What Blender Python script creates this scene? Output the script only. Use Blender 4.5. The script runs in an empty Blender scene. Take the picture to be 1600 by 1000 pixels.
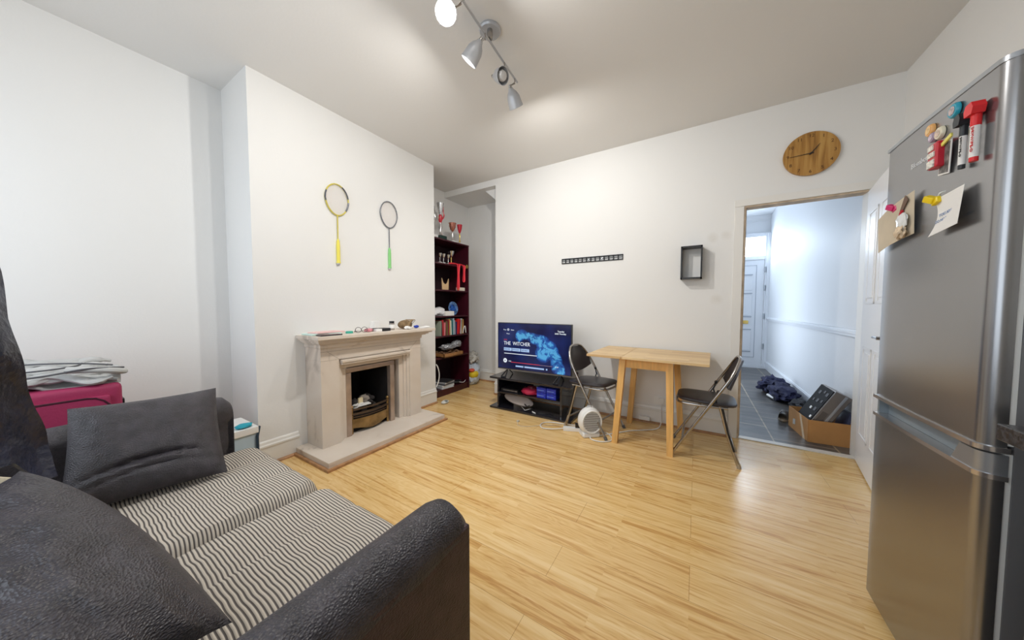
import bpy, bmesh, math, random
from mathutils import Vector, Matrix, noise
random.seed(7)
R = math.radians
PI = math.pi
sc = bpy.context.scene
COL = sc.collection

# ------------------------------------------------------------------ camera
cam_d = bpy.data.cameras.new('camera')
cam = bpy.data.objects.new('camera', cam_d); COL.objects.link(cam)
yaw, pit, rol = R(31.32), R(2.52), R(0.09)
F = Vector((-math.sin(yaw)*math.cos(pit), math.cos(yaw)*math.cos(pit), -math.sin(pit)))
r0 = Vector((math.cos(yaw), math.sin(yaw), 0)); u0 = r0.cross(F)
rr = math.cos(rol)*r0 + math.sin(rol)*u0; uu = -math.sin(rol)*r0 + math.cos(rol)*u0
M = Matrix((rr, uu, -F)).transposed().to_4x4(); M.translation = Vector((0, 0, 1.15))
cam.matrix_world = M
cam_d.sensor_width = 36; cam_d.lens = 474.7/1600*36; cam_d.clip_start = 0.02; cam_d.clip_end = 60
sc.camera = cam

# ------------------------------------------------------------------ world, exposure
w = bpy.data.worlds.new('sky'); sc.world = w; w.use_nodes = True
bg = w.node_tree.nodes['Background']; bg.inputs[0].default_value = (0.80, 0.90, 1.0, 1); bg.inputs[1].default_value = 1.0
sc.view_settings.view_transform = 'Standard'; sc.view_settings.look = 'None'
sc.view_settings.gamma = 1; sc.view_settings.exposure = 0.0; sc.view_settings.use_curve_mapping = False

def area(name, loc, target, sx, sy, power, color):
    l = bpy.data.lights.new(name, 'AREA'); l.shape = 'RECTANGLE'; l.size = sx; l.size_y = sy
    l.energy = power; l.color = color
    o = bpy.data.objects.new(name, l); COL.objects.link(o); o.location = loc
    o.rotation_euler = (Vector(target)-Vector(loc)).to_track_quat('-Z', 'Y').to_euler()
    return o
# daylight through the wide window behind the camera and the front-door transom, plus an added hall fill
area('window_daylight', (-1.50, -0.62, 1.55), (-1.50, 3, 1.35), 2.7, 1.5, 24, (0.84, 0.92, 1.0))
area('transom_daylight', (0.65, 7.20, 2.27), (0.55, 4.0, 0.6), 0.75, 0.4, 10, (0.72, 0.86, 1.0))
area('hall_fill', (-0.05, 5.7, 1.15), (1.2, 5.3, 1.1), 1.2, 1.9, 17, (0.74, 0.86, 1.0))  # unseen fill light added to brighten the hall

# ------------------------------------------------------------------ materials
MAT = {}
def new_mat(n):
    m = bpy.data.materials.new(n); m.use_nodes = True
    nt = m.node_tree; return m, nt, nt.nodes['Principled BSDF']
def nd(nt, t, **k):
    x = nt.nodes.new(t)
    for a, b in k.items(): setattr(x, a, b)
    return x
def mat(n, col, rough=.5, metal=0, bump=0, bscale=60, var=0, vscale=8, emit=None, estr=0, spec=None, coat=0, trans=0, stretch=None):
    if n in MAT: return MAT[n]
    m, nt, b = new_mat(n)
    b.inputs['Base Color'].default_value = (*col, 1); b.inputs['Roughness'].default_value = rough
    b.inputs['Metallic'].default_value = metal
    if spec is not None: b.inputs['Specular IOR Level'].default_value = spec
    if coat: b.inputs['Coat Weight'].default_value = coat; b.inputs['Coat Roughness'].default_value = .1
    if trans: b.inputs['Transmission Weight'].default_value = trans
    if emit: b.inputs['Emission Color'].default_value = (*emit, 1); b.inputs['Emission Strength'].default_value = estr
    tc = nd(nt, 'ShaderNodeTexCoord'); src = tc.outputs['Object']
    if stretch:
        mp = nd(nt, 'ShaderNodeMapping'); mp.inputs['Scale'].default_value = stretch
        nt.links.new(src, mp.inputs[0]); src = mp.outputs[0]
    if var:
        nz = nd(nt, 'ShaderNodeTexNoise'); nz.inputs['Scale'].default_value = vscale; nz.inputs['Detail'].default_value = 5
        nt.links.new(src, nz.inputs['Vector'])
        cr = nd(nt, 'ShaderNodeValToRGB')
        cr.color_ramp.elements[0].position = .3; cr.color_ramp.elements[1].position = .7
        cr.color_ramp.elements[0].color = (*[max(0, c*(1-var)) for c in col], 1)
        cr.color_ramp.elements[1].color = (*[min(1, c*(1+var)) for c in col], 1)
        nt.links.new(nz.outputs[0], cr.inputs[0]); nt.links.new(cr.outputs[0], b.inputs['Base Color'])
    if bump:
        nz = nd(nt, 'ShaderNodeTexNoise'); nz.inputs['Scale'].default_value = bscale; nz.inputs['Detail'].default_value = 4
        nt.links.new(src, nz.inputs['Vector'])
        bp = nd(nt, 'ShaderNodeBump'); bp.inputs['Strength'].default_value = bump; bp.inputs['Distance'].default_value = .01
        nt.links.new(nz.outputs[0], bp.inputs['Height']); nt.links.new(bp.outputs[0], b.inputs['Normal'])
    MAT[n] = m
    return m

wall_m = mat('wall_paint', (.80, .795, .78), .7, bump=.06, bscale=90, var=.012, vscale=1.5)
ceil_m = mat('ceiling_paint', (.76, .745, .72), .8, bump=.05, bscale=60)
hall_m = mat('hall_paint', (.80, .82, .85), .55, bump=.08, bscale=40)
trim_m = mat('gloss_trim', (.80, .785, .75), .35)
door_m = mat('door_white', (.84, .84, .85), .35)
upvc_m = mat('upvc_white', (.82, .85, .90), .3)
oldwood_m = mat('bare_jamb_wood', (.58, .46, .33), .6, var=.25, vscale=14)
bead_m = mat('floor_beading', (.42, .22, .10), .4, var=.25, vscale=20)
plast_w = mat('white_plastic', (.82, .82, .80), .35)
plast_b = mat('black_plastic', (.012, .012, .014), .35)
black_gloss = mat('black_gloss', (.012, .012, .018), .12, coat=.4)
chrome = mat('chrome', (.42, .40, .38), .24, 1)
pine = mat('pine_leg', (.80, .47, .16), .4, var=.16, vscale=7, stretch=(6, 6, .6))
grey_spot = mat('spot_enamel', (.48, .49, .51), .35, metal=.3)
vinyl = mat('black_vinyl', (.030, .026, .030), .33, bump=.12, bscale=180)
steel_h = mat('handle_silver', (.40, .42, .45), .3, metal=.7)
red_cloth = mat('red_ribbon', (.75, .03, .05), .6)
mahog = mat('mahogany_laminate', (.050, .006, .013), .3, var=.3, vscale=6, stretch=(3, 3, .5))
silver = mat('polished_silver', (.75, .75, .76), .18, 1)
gold = mat('polished_gold', (.80, .58, .18), .2, 1)
paper = mat('white_paper', (.85, .84, .82), .7)
card = mat('cardboard', (.50, .25, .085), .8, bump=.1, bscale=60, var=.12, vscale=4)

def stained_wall():
    m, nt, b = new_mat('wall_paint_stained'); L = nt.links.new
    tc = nd(nt, 'ShaderNodeTexCoord'); fac = None
    nz = nd(nt, 'ShaderNodeTexNoise'); nz.inputs['Scale'].default_value = 14; L(tc.outputs['Object'], nz.inputs['Vector'])
    for c, r in (((.101, D_, 1.764), .055), ((.204, D_, 1.774), .05), ((.144, D_, 1.216), .06)):
        d = nd(nt, 'ShaderNodeVectorMath', operation='DISTANCE'); d.inputs[1].default_value = c; L(tc.outputs['Object'], d.inputs[0])
        k = nd(nt, 'ShaderNodeMapRange'); k.inputs[1].default_value = r*.3; k.inputs[2].default_value = r; k.inputs[3].default_value = 1; k.inputs[4].default_value = 0; L(d.outputs['Value'], k.inputs[0])
        if fac is None: fac = k.outputs[0]
        else:
            a = nd(nt, 'ShaderNodeMath', operation='MAXIMUM'); L(fac, a.inputs[0]); L(k.outputs[0], a.inputs[1]); fac = a.outputs[0]
    mu = nd(nt, 'ShaderNodeMath', operation='MULTIPLY'); L(fac, mu.inputs[0]); L(nz.outputs[0], mu.inputs[1])
    mx = nd(nt, 'ShaderNodeMix', data_type='RGBA'); L(mu.outputs[0], mx.inputs[0]); mx.inputs[6].default_value = (.80, .795, .78, 1); mx.inputs[7].default_value = (.70, .67, .62, 1)
    L(mx.outputs[2], b.inputs['Base Color']); b.inputs['Roughness'].default_value = .7
    return m
D_ = 3.27
def stone_mat():
    m, nt, b = new_mat('limestone')
    tc = nd(nt, 'ShaderNodeTexCoord')
    n1 = nd(nt, 'ShaderNodeTexNoise'); n1.inputs['Scale'].default_value = 3.2; n1.inputs['Detail'].default_value = 9; n1.inputs['Distortion'].default_value = 1.2
    nt.links.new(tc.outputs['Object'], n1.inputs['Vector'])
    cr = nd(nt, 'ShaderNodeValToRGB'); e = cr.color_ramp.elements
    e[0].position = .30; e[0].color = (.46, .39, .33, 1); e[1].position = .39; e[1].color = (.67, .585, .50, 1)
    x = e.new(.8); x.color = (.72, .65, .57, 1)
    nt.links.new(n1.outputs[0], cr.inputs[0]); nt.links.new(cr.outputs[0], b.inputs['Base Color'])
    b.inputs['Roughness'].default_value = .55
    return m
stone = stone_mat()

def floor_mat():
    m, nt, b = new_mat('oak_laminate')
    L = nt.links.new
    tc = nd(nt, 'ShaderNodeTexCoord')
    def brick(wd, ht, c1, c2, mc, ms, off=.37):
        br = nd(nt, 'ShaderNodeTexBrick'); br.inputs['Scale'].default_value = 1
        br.inputs['Brick Width'].default_value = wd; br.inputs['Row Height'].default_value = ht
        br.inputs['Mortar Size'].default_value = ms; br.inputs['Mortar Smooth'].default_value = .1
        br.inputs['Color1'].default_value = (*c1, 1); br.inputs['Color2'].default_value = (*c2, 1); br.inputs['Mortar'].default_value = (*mc, 1)
        br.inputs['Bias'].default_value = 0; br.offset = off; br.offset_frequency = 2; br.squash = 1
        L(tc.outputs['Object'], br.inputs['Vector']); return br
    strip = brick(.86, .0635, (0, 0, 0), (1, 1, 1), (.5, .5, .5), 0.0)
    plank = brick(1.28, .1905, (1, 1, 1), (1, 1, 1), (.55, .42, .27), .0009, .41)
    # grain, shifted from strip to strip
    mp = nd(nt, 'ShaderNodeMapping'); mp.inputs['Scale'].default_value = (.55, 11, 1)
    ad = nd(nt, 'ShaderNodeVectorMath', operation='ADD')
    ml = nd(nt, 'ShaderNodeVectorMath', operation='MULTIPLY'); ml.inputs[1].default_value = (7.3, 3.1, 5)
    L(strip.outputs['Color'], ml.inputs[0]); L(tc.outputs['Object'], ad.inputs[0]); L(ml.outputs[0], ad.inputs[1])
    L(ad.outputs[0], mp.inputs[0])
    n1 = nd(nt, 'ShaderNodeTexNoise'); n1.inputs['Scale'].default_value = 2.6; n1.inputs['Detail'].default_value = 8; n1.inputs['Roughness'].default_value = .6; n1.inputs['Distortion'].default_value = .9
    L(mp.outputs[0], n1.inputs['Vector'])
    wv = nd(nt, 'ShaderNodeMath', operation='SINE'); mu = nd(nt, 'ShaderNodeMath', operation='MULTIPLY'); mu.inputs[1].default_value = 42
    L(n1.outputs[0], mu.inputs[0]); L(mu.outputs[0], wv.inputs[0])
    n2 = nd(nt, 'ShaderNodeTexNoise'); n2.inputs['Scale'].default_value = 60; n2.inputs['Detail'].default_value = 3
    mp2 = nd(nt, 'ShaderNodeMapping'); mp2.inputs['Scale'].default_value = (.08, 1.6, 1)
    L(ad.outputs[0], mp2.inputs[0]); L(mp2.outputs[0], n2.inputs['Vector'])
    n3 = nd(nt, 'ShaderNodeTexNoise'); n3.inputs['Scale'].default_value = 1.5; n3.inputs['Detail'].default_value = 3; n3.inputs['Distortion'].default_value = .6
    mp3 = nd(nt, 'ShaderNodeMapping'); mp3.inputs['Scale'].default_value = (.9, 6.5, 1); L(ad.outputs[0], mp3.inputs[0]); L(mp3.outputs[0], n3.inputs['Vector'])
    m3 = nd(nt, 'ShaderNodeMath', operation='MULTIPLY'); m3.inputs[1].default_value = 95; L(n3.outputs[0], m3.inputs[0])
    s3 = nd(nt, 'ShaderNodeMath', operation='SINE'); L(m3.outputs[0], s3.inputs[0])
    # value = .45*noise + .12*wave + fine
    a1 = nd(nt, 'ShaderNodeMath', operation='MULTIPLY_ADD'); a1.inputs[1].default_value = .035; L(wv.outputs[0], a1.inputs[0]); L(n1.outputs[0], a1.inputs[2])
    a0 = nd(nt, 'ShaderNodeMath', operation='MULTIPLY_ADD'); a0.inputs[1].default_value = .042; L(s3.outputs[0], a0.inputs[0]); L(a1.outputs[0], a0.inputs[2]); a1 = a0
    a2 = nd(nt, 'ShaderNodeMath', operation='MULTIPLY_ADD'); a2.inputs[1].default_value = .22; L(n2.outputs[0], a2.inputs[0]); L(a1.outputs[0], a2.inputs[2])
    sx = nd(nt, 'ShaderNodeSeparateColor'); L(strip.outputs['Color'], sx.inputs[0])
    a3 = nd(nt, 'ShaderNodeMath', operation='MULTIPLY_ADD'); a3.inputs[1].default_value = .13; L(sx.outputs[0], a3.inputs[0]); L(a2.outputs[0], a3.inputs[2])
    cr = nd(nt, 'ShaderNodeValToRGB'); e = cr.color_ramp.elements
    e[0].position = .40; e[0].color = (.50, .25, .07, 1); e[1].position = .84; e[1].color = (.83, .60, .29, 1)
    x = e.new(.53); x.color = (.63, .365, .122, 1); x = e.new(.64); x.color = (.74, .48, .19, 1)
    L(a3.outputs[0], cr.inputs[0])
    mx = nd(nt, 'ShaderNodeMix', data_type='RGBA', blend_type='MULTIPLY'); mx.inputs[0].default_value = 1
    L(cr.outputs[0], mx.inputs[6]); L(plank.outputs['Color'], mx.inputs[7]); L(mx.outputs[2], b.inputs['Base Color'])
    b.inputs['Roughness'].default_value = .22
    bp = nd(nt, 'ShaderNodeBump'); bp.inputs['Strength'].default_value = .25; bp.inputs['Distance'].default_value = .001
    L(plank.outputs['Fac'], bp.inputs['Height']); bp.invert = True; L(bp.outputs[0], b.inputs['Normal'])
    return m
floor_m = floor_mat()

def tile_mat():
    m, nt, b = new_mat('slate_tile'); L = nt.links.new
    tc = nd(nt, 'ShaderNodeTexCoord')
    mp = nd(nt, 'ShaderNodeMapping'); mp.inputs['Rotation'].default_value = (0, 0, R(90)); mp.inputs['Location'].default_value = (0, .21, 0)
    L(tc.outputs['Object'], mp.inputs[0])
    br = nd(nt, 'ShaderNodeTexBrick'); br.inputs['Scale'].default_value = 1
    br.inputs['Brick Width'].default_value = .62; br.inputs['Row Height'].default_value = .40; br.inputs['Mortar Size'].default_value = .006
    br.inputs['Color1'].default_value = (.085, .085, .088, 1); br.inputs['Color2'].default_value = (.15, .145, .14, 1); br.inputs['Mortar'].default_value = (.42, .35, .26, 1)
    L(mp.outputs[0], br.inputs['Vector'])
    nz = nd(nt, 'ShaderNodeTexNoise'); nz.inputs['Scale'].default_value = 3; nz.inputs['Detail'].default_value = 8
    mp2 = nd(nt, 'ShaderNodeMapping'); mp2.inputs['Scale'].default_value = (1, 4, 1); L(tc.outputs['Object'], mp2.inputs[0]); L(mp2.outputs[0], nz.inputs['Vector'])
    cr = nd(nt, 'ShaderNodeValToRGB'); cr.color_ramp.elements[0].position = .35; cr.color_ramp.elements[0].color = (.55, .55, .6, 1); cr.color_ramp.elements[1].position = .7; cr.color_ramp.elements[1].color = (1.25, 1.2, 1.1, 1)
    L(nz.outputs[0], cr.inputs[0])
    mx = nd(nt, 'ShaderNodeMix', data_type='RGBA', blend_type='MULTIPLY'); mx.inputs[0].default_value = 1
    L(br.outputs['Color'], mx.inputs[6]); L(cr.outputs[0], mx.inputs[7]); L(mx.outputs[2], b.inputs['Base Color'])
    b.inputs['Roughness'].default_value = .32
    bp = nd(nt, 'ShaderNodeBump'); bp.inputs['Strength'].default_value = .3; bp.inputs['Distance'].default_value = .01
    L(nz.outputs[0], bp.inputs['Height']); L(bp.outputs[0], b.inputs['Normal'])
    return m
tile_m = tile_mat()

def stripe_mat():
    m, nt, b = new_mat('striped_corduroy'); L = nt.links.new
    tc = nd(nt, 'ShaderNodeTexCoord'); sp = nd(nt, 'ShaderNodeSeparateXYZ'); L(tc.outputs['Object'], sp.inputs[0])
    n = nd(nt, 'ShaderNodeTexNoise'); n.inputs['Scale'].default_value = 11; n.inputs['Detail'].default_value = 1
    mp = nd(nt, 'ShaderNodeMapping'); mp.inputs['Scale'].default_value = (1, .28, 0); L(tc.outputs['Object'], mp.inputs[0]); L(mp.outputs[0], n.inputs['Vector'])
    a = nd(nt, 'ShaderNodeMath', operation='MULTIPLY_ADD'); a.inputs[1].default_value = .015; L(n.outputs[0], a.inputs[0]); L(sp.outputs[1], a.inputs[2])
    mu = nd(nt, 'ShaderNodeMath', operation='MULTIPLY'); mu.inputs[1].default_value = 2*PI/.0100; L(a.outputs[0], mu.inputs[0])
    s = nd(nt, 'ShaderNodeMath', operation='SINE'); L(mu.outputs[0], s.inputs[0])
    cr = nd(nt, 'ShaderNodeValToRGB'); e = cr.color_ramp.elements
    e[0].position = .22; e[0].color = (.10, .085, .078, 1); e[1].position = .48; e[1].color = (.60, .54, .46, 1)
    h = nd(nt, 'ShaderNodeMath', operation='MULTIPLY_ADD'); h.inputs[1].default_value = .5; h.inputs[2].default_value = .5; L(s.outputs[0], h.inputs[0]); L(h.outputs[0], cr.inputs[0])
    L(cr.outputs[0], b.inputs['Base Color']); b.inputs['Roughness'].default_value = .85
    bp = nd(nt, 'ShaderNodeBump'); bp.inputs['Strength'].default_value = .6; bp.inputs['Distance'].default_value = .004
    L(h.outputs[0], bp.inputs['Height']); L(bp.outputs[0], b.inputs['Normal'])
    return m
stripe_m = stripe_mat()

def leather(name, col, rough=.5):
    m, nt, b = new_mat(name); L = nt.links.new
    tc = nd(nt, 'ShaderNodeTexCoord')
    v = nd(nt, 'ShaderNodeTexVoronoi'); v.inputs['Scale'].default_value = 210
    d = nd(nt, 'ShaderNodeTexNoise'); d.inputs['Scale'].default_value = 26; d.inputs['Detail'].default_value = 8
    mp = nd(nt, 'ShaderNodeMapping'); mp.inputs['Scale'].default_value = (1, 1.0, 1.8)
    L(tc.outputs['Object'], mp.inputs[0]); L(mp.outputs[0], v.inputs['Vector']); L(tc.outputs['Object'], d.inputs['Vector'])
    ad = nd(nt, 'ShaderNodeMath', operation='MULTIPLY_ADD'); ad.inputs[1].default_value = .8
    L(v.outputs['Distance'], ad.inputs[0]); L(d.outputs[0], ad.inputs[2])
    bp = nd(nt, 'ShaderNodeBump'); bp.inputs['Strength'].default_value = .85; bp.inputs['Distance'].default_value = .0028
    L(ad.outputs[0], bp.inputs['Height']); L(bp.outputs[0], b.inputs['Normal'])
    cr = nd(nt, 'ShaderNodeValToRGB'); cr.color_ramp.elements[0].position = .35; cr.color_ramp.elements[1].position = .7
    cr.color_ramp.elements[0].color = (*[c*.72 for c in col], 1); cr.color_ramp.elements[1].color = (*[c*1.35 for c in col], 1)
    L(d.outputs[0], cr.inputs[0]); L(cr.outputs[0], b.inputs['Base Color']); b.inputs['Roughness'].default_value = rough
    return m
suede = leather('charcoal_faux_suede', (.043, .038, .045), .42)
suede_b = leather('brown_faux_suede', (.055, .031, .033), .5)

def wood_clock_mat():
    m, nt, b = new_mat('clock_face_wood'); L = nt.links.new
    tc = nd(nt, 'ShaderNodeTexCoord'); mp = nd(nt, 'ShaderNodeMapping'); mp.inputs['Scale'].default_value = (14, 1, 1.2)
    L(tc.outputs['Object'], mp.inputs[0])
    n = nd(nt, 'ShaderNodeTexNoise'); n.inputs['Scale'].default_value = 2.2; n.inputs['Detail'].default_value = 5; n.inputs['Distortion'].default_value = .7; L(mp.outputs[0], n.inputs['Vector'])
    cr = nd(nt, 'ShaderNodeValToRGB'); e = cr.color_ramp.elements
    e[0].position = .32; e[0].color = (.20, .085, .018, 1); e[1].position = .68; e[1].color = (.52, .30, .085, 1); x = e.new(.5); x.color = (.40, .20, .045, 1)
    L(n.outputs[0], cr.inputs[0]); L(cr.outputs[0], b.inputs['Base Color']); b.inputs['Roughness'].default_value = .4
    return m
def steel_mat():
    m, nt, b = new_mat('brushed_steel'); L = nt.links.new
    tc = nd(nt, 'ShaderNodeTexCoord'); mp = nd(nt, 'ShaderNodeMapping'); mp.inputs['Scale'].default_value = (1, 1.5, 90)
    L(tc.outputs['Object'], mp.inputs[0]); n = nd(nt, 'ShaderNodeTexNoise'); n.inputs['Scale'].default_value = 4; n.inputs['Detail'].default_value = 3; L(mp.outputs[0], n.inputs['Vector'])
    cr = nd(nt, 'ShaderNodeMapRange'); cr.inputs[3].default_value = .25; cr.inputs[4].default_value = .28; L(n.outputs[0], cr.inputs[0]); L(cr.outputs[0], b.inputs['Roughness'])
    n2 = nd(nt, 'ShaderNodeTexNoise'); n2.inputs['Scale'].default_value = 2.2; n2.inputs['Detail'].default_value = 4; L(tc.outputs['Object'], n2.inputs['Vector'])
    r2 = nd(nt, 'ShaderNodeValToRGB'); r2.color_ramp.elements[0].color = (.29, .29, .30, 1); r2.color_ramp.elements[1].color = (.37, .37, .375, 1); L(n2.outputs[0], r2.inputs[0])
    L(r2.outputs[0], b.inputs['Base Color']); b.inputs['Metallic'].default_value = .9
    return m
steel = steel_mat()

def top_wood_mat():
    m, nt, b = new_mat('pine_tabletop'); L = nt.links.new
    tc = nd(nt, 'ShaderNodeTexCoord')
    br = nd(nt, 'ShaderNodeTexBrick'); br.inputs['Scale'].default_value = 1; br.inputs['Brick Width'].default_value = .31; br.inputs['Row Height'].default_value = .045; br.inputs['Mortar Size'].default_value = 0
    br.inputs['Color1'].default_value = (.66, .45, .22, 1); br.inputs['Color2'].default_value = (.82, .62, .35, 1); L(tc.outputs['Object'], br.inputs['Vector'])
    mp = nd(nt, 'ShaderNodeMapping'); mp.inputs['Scale'].default_value = (1.5, 22, 22); L(tc.outputs['Object'], mp.inputs[0])
    n = nd(nt, 'ShaderNodeTexNoise'); n.inputs['Scale'].default_value = 3; n.inputs['Detail'].default_value = 5; L(mp.outputs[0], n.inputs['Vector'])
    cr = nd(nt, 'ShaderNodeValToRGB'); cr.color_ramp.elements[0].color = (.75, .68, .6, 1); cr.color_ramp.elements[1].color = (1.1, 1.1, 1.1, 1); L(n.outputs[0], cr.inputs[0])
    mx = nd(nt, 'ShaderNodeMix', data_type='RGBA', blend_type='MULTIPLY'); mx.inputs[0].default_value = 1
    L(br.outputs['Color'], mx.inputs[6]); L(cr.outputs[0], mx.inputs[7]); L(mx.outputs[2], b.inputs['Base Color']); b.inputs['Roughness'].default_value = .4
    return m
top_wood = top_wood_mat()

def screen_mat():
    # picture shown by the television: dark blue with a bright swirling cloud (emission = the screen's own light)
    m, nt, b = new_mat('lit_screen'); L = nt.links.new
    tc = nd(nt, 'ShaderNodeTexCoord'); sp = nd(nt, 'ShaderNodeSeparateXYZ'); L(tc.outputs['Object'], sp.inputs[0])
    n = nd(nt, 'ShaderNodeTexNoise'); n.inputs['Scale'].default_value = 10; n.inputs['Detail'].default_value = 9; n.inputs['Distortion'].default_value = 2.2; L(tc.outputs['Object'], n.inputs['Vector'])
    def math(op, a, bb=None, c=None):
        x = nd(nt, 'ShaderNodeMath', operation=op)
        for i, v in enumerate((a, bb, c)):
            if v is None: continue
            if isinstance(v, (int, float)): x.inputs[i].default_value = v
            else: L(v, x.inputs[i])
        return x.outputs[0]
    X = sp.outputs[0]; Z = sp.outputs[2]
    # arc: an arch running from upper left over the top and down to the lower right
    dx = math('SUBTRACT', X, .02); dz = math('SUBTRACT', Z, .12)
    def blob(cx, cz, rx, rz):
        ax = math('DIVIDE', math('SUBTRACT', X, cx), rx); az = math('DIVIDE', math('SUBTRACT', Z, cz), rz)
        d = math('ADD', math('MULTIPLY', ax, ax), math('MULTIPLY', az, az))
        return math('MAXIMUM', math('SUBTRACT', 1, d), 0)
    s = None
    for bl in [(-.13, .46, .09, .08), (-.04, .455, .14, .055), (.06, .435, .14, .06), (.16, .38, .12, .06), (.22, .31, .09, .09), (.28, .20, .07, .12), (.33, .12, .05, .09), (.13, .29, .10, .10)]:
        q = blob(*bl); s = q if s is None else math('MAXIMUM', s, q)
    for bl in [(-.095, .40, .075, .05)]:
        s = math('MAXIMUM', math('SUBTRACT', s, math('MULTIPLY', blob(*bl), .8)), 0)
    k = math('MULTIPLY', math('POWER', s, .7), math('MULTIPLY', math('POWER', n.outputs[0], 3.0), 8.5))
    cr = nd(nt, 'ShaderNodeValToRGB'); e = cr.color_ramp.elements
    e[0].position = 0; e[0].color = (.004, .006, .040, 1); e[1].position = 1; e[1].color = (.10, .42, .72, 1)
    x = e.new(.35); x.color = (.012, .06, .26, 1); x = e.new(.7); x.color = (.03, .18, .48, 1)
    L(k, cr.inputs[0])
    n2 = nd(nt, 'ShaderNodeTexNoise'); n2.inputs['Scale'].default_value = 3; L(tc.outputs['Object'], n2.inputs['Vector'])
    c2 = nd(nt, 'ShaderNodeValToRGB'); c2.color_ramp.elements[0].position = .4; c2.color_ramp.elements[0].color = (0, .002, .01, 1); c2.color_ramp.elements[1].position = .65; c2.color_ramp.elements[1].color = (.006, .02, .10, 1); L(n2.outputs[0], c2.inputs[0])
    mx = nd(nt, 'ShaderNodeMix', data_type='RGBA', blend_type='ADD'); mx.inputs[0].default_value = 1; L(cr.outputs[0], mx.inputs[6]); L(c2.outputs[0], mx.inputs[7])
    b.inputs['Base Color'].default_value = (.005, .005, .01, 1); b.inputs['Roughness'].default_value = .15
    L(mx.outputs[2], b.inputs['Emission Color']); b.inputs['Emission Strength'].default_value = .85
    return m

# ------------------------------------------------------------------ mesh helpers
WM = {}       # world matrix of things
def worldm(o):
    return WM.get(o.name, Matrix.Identity(4))

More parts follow.
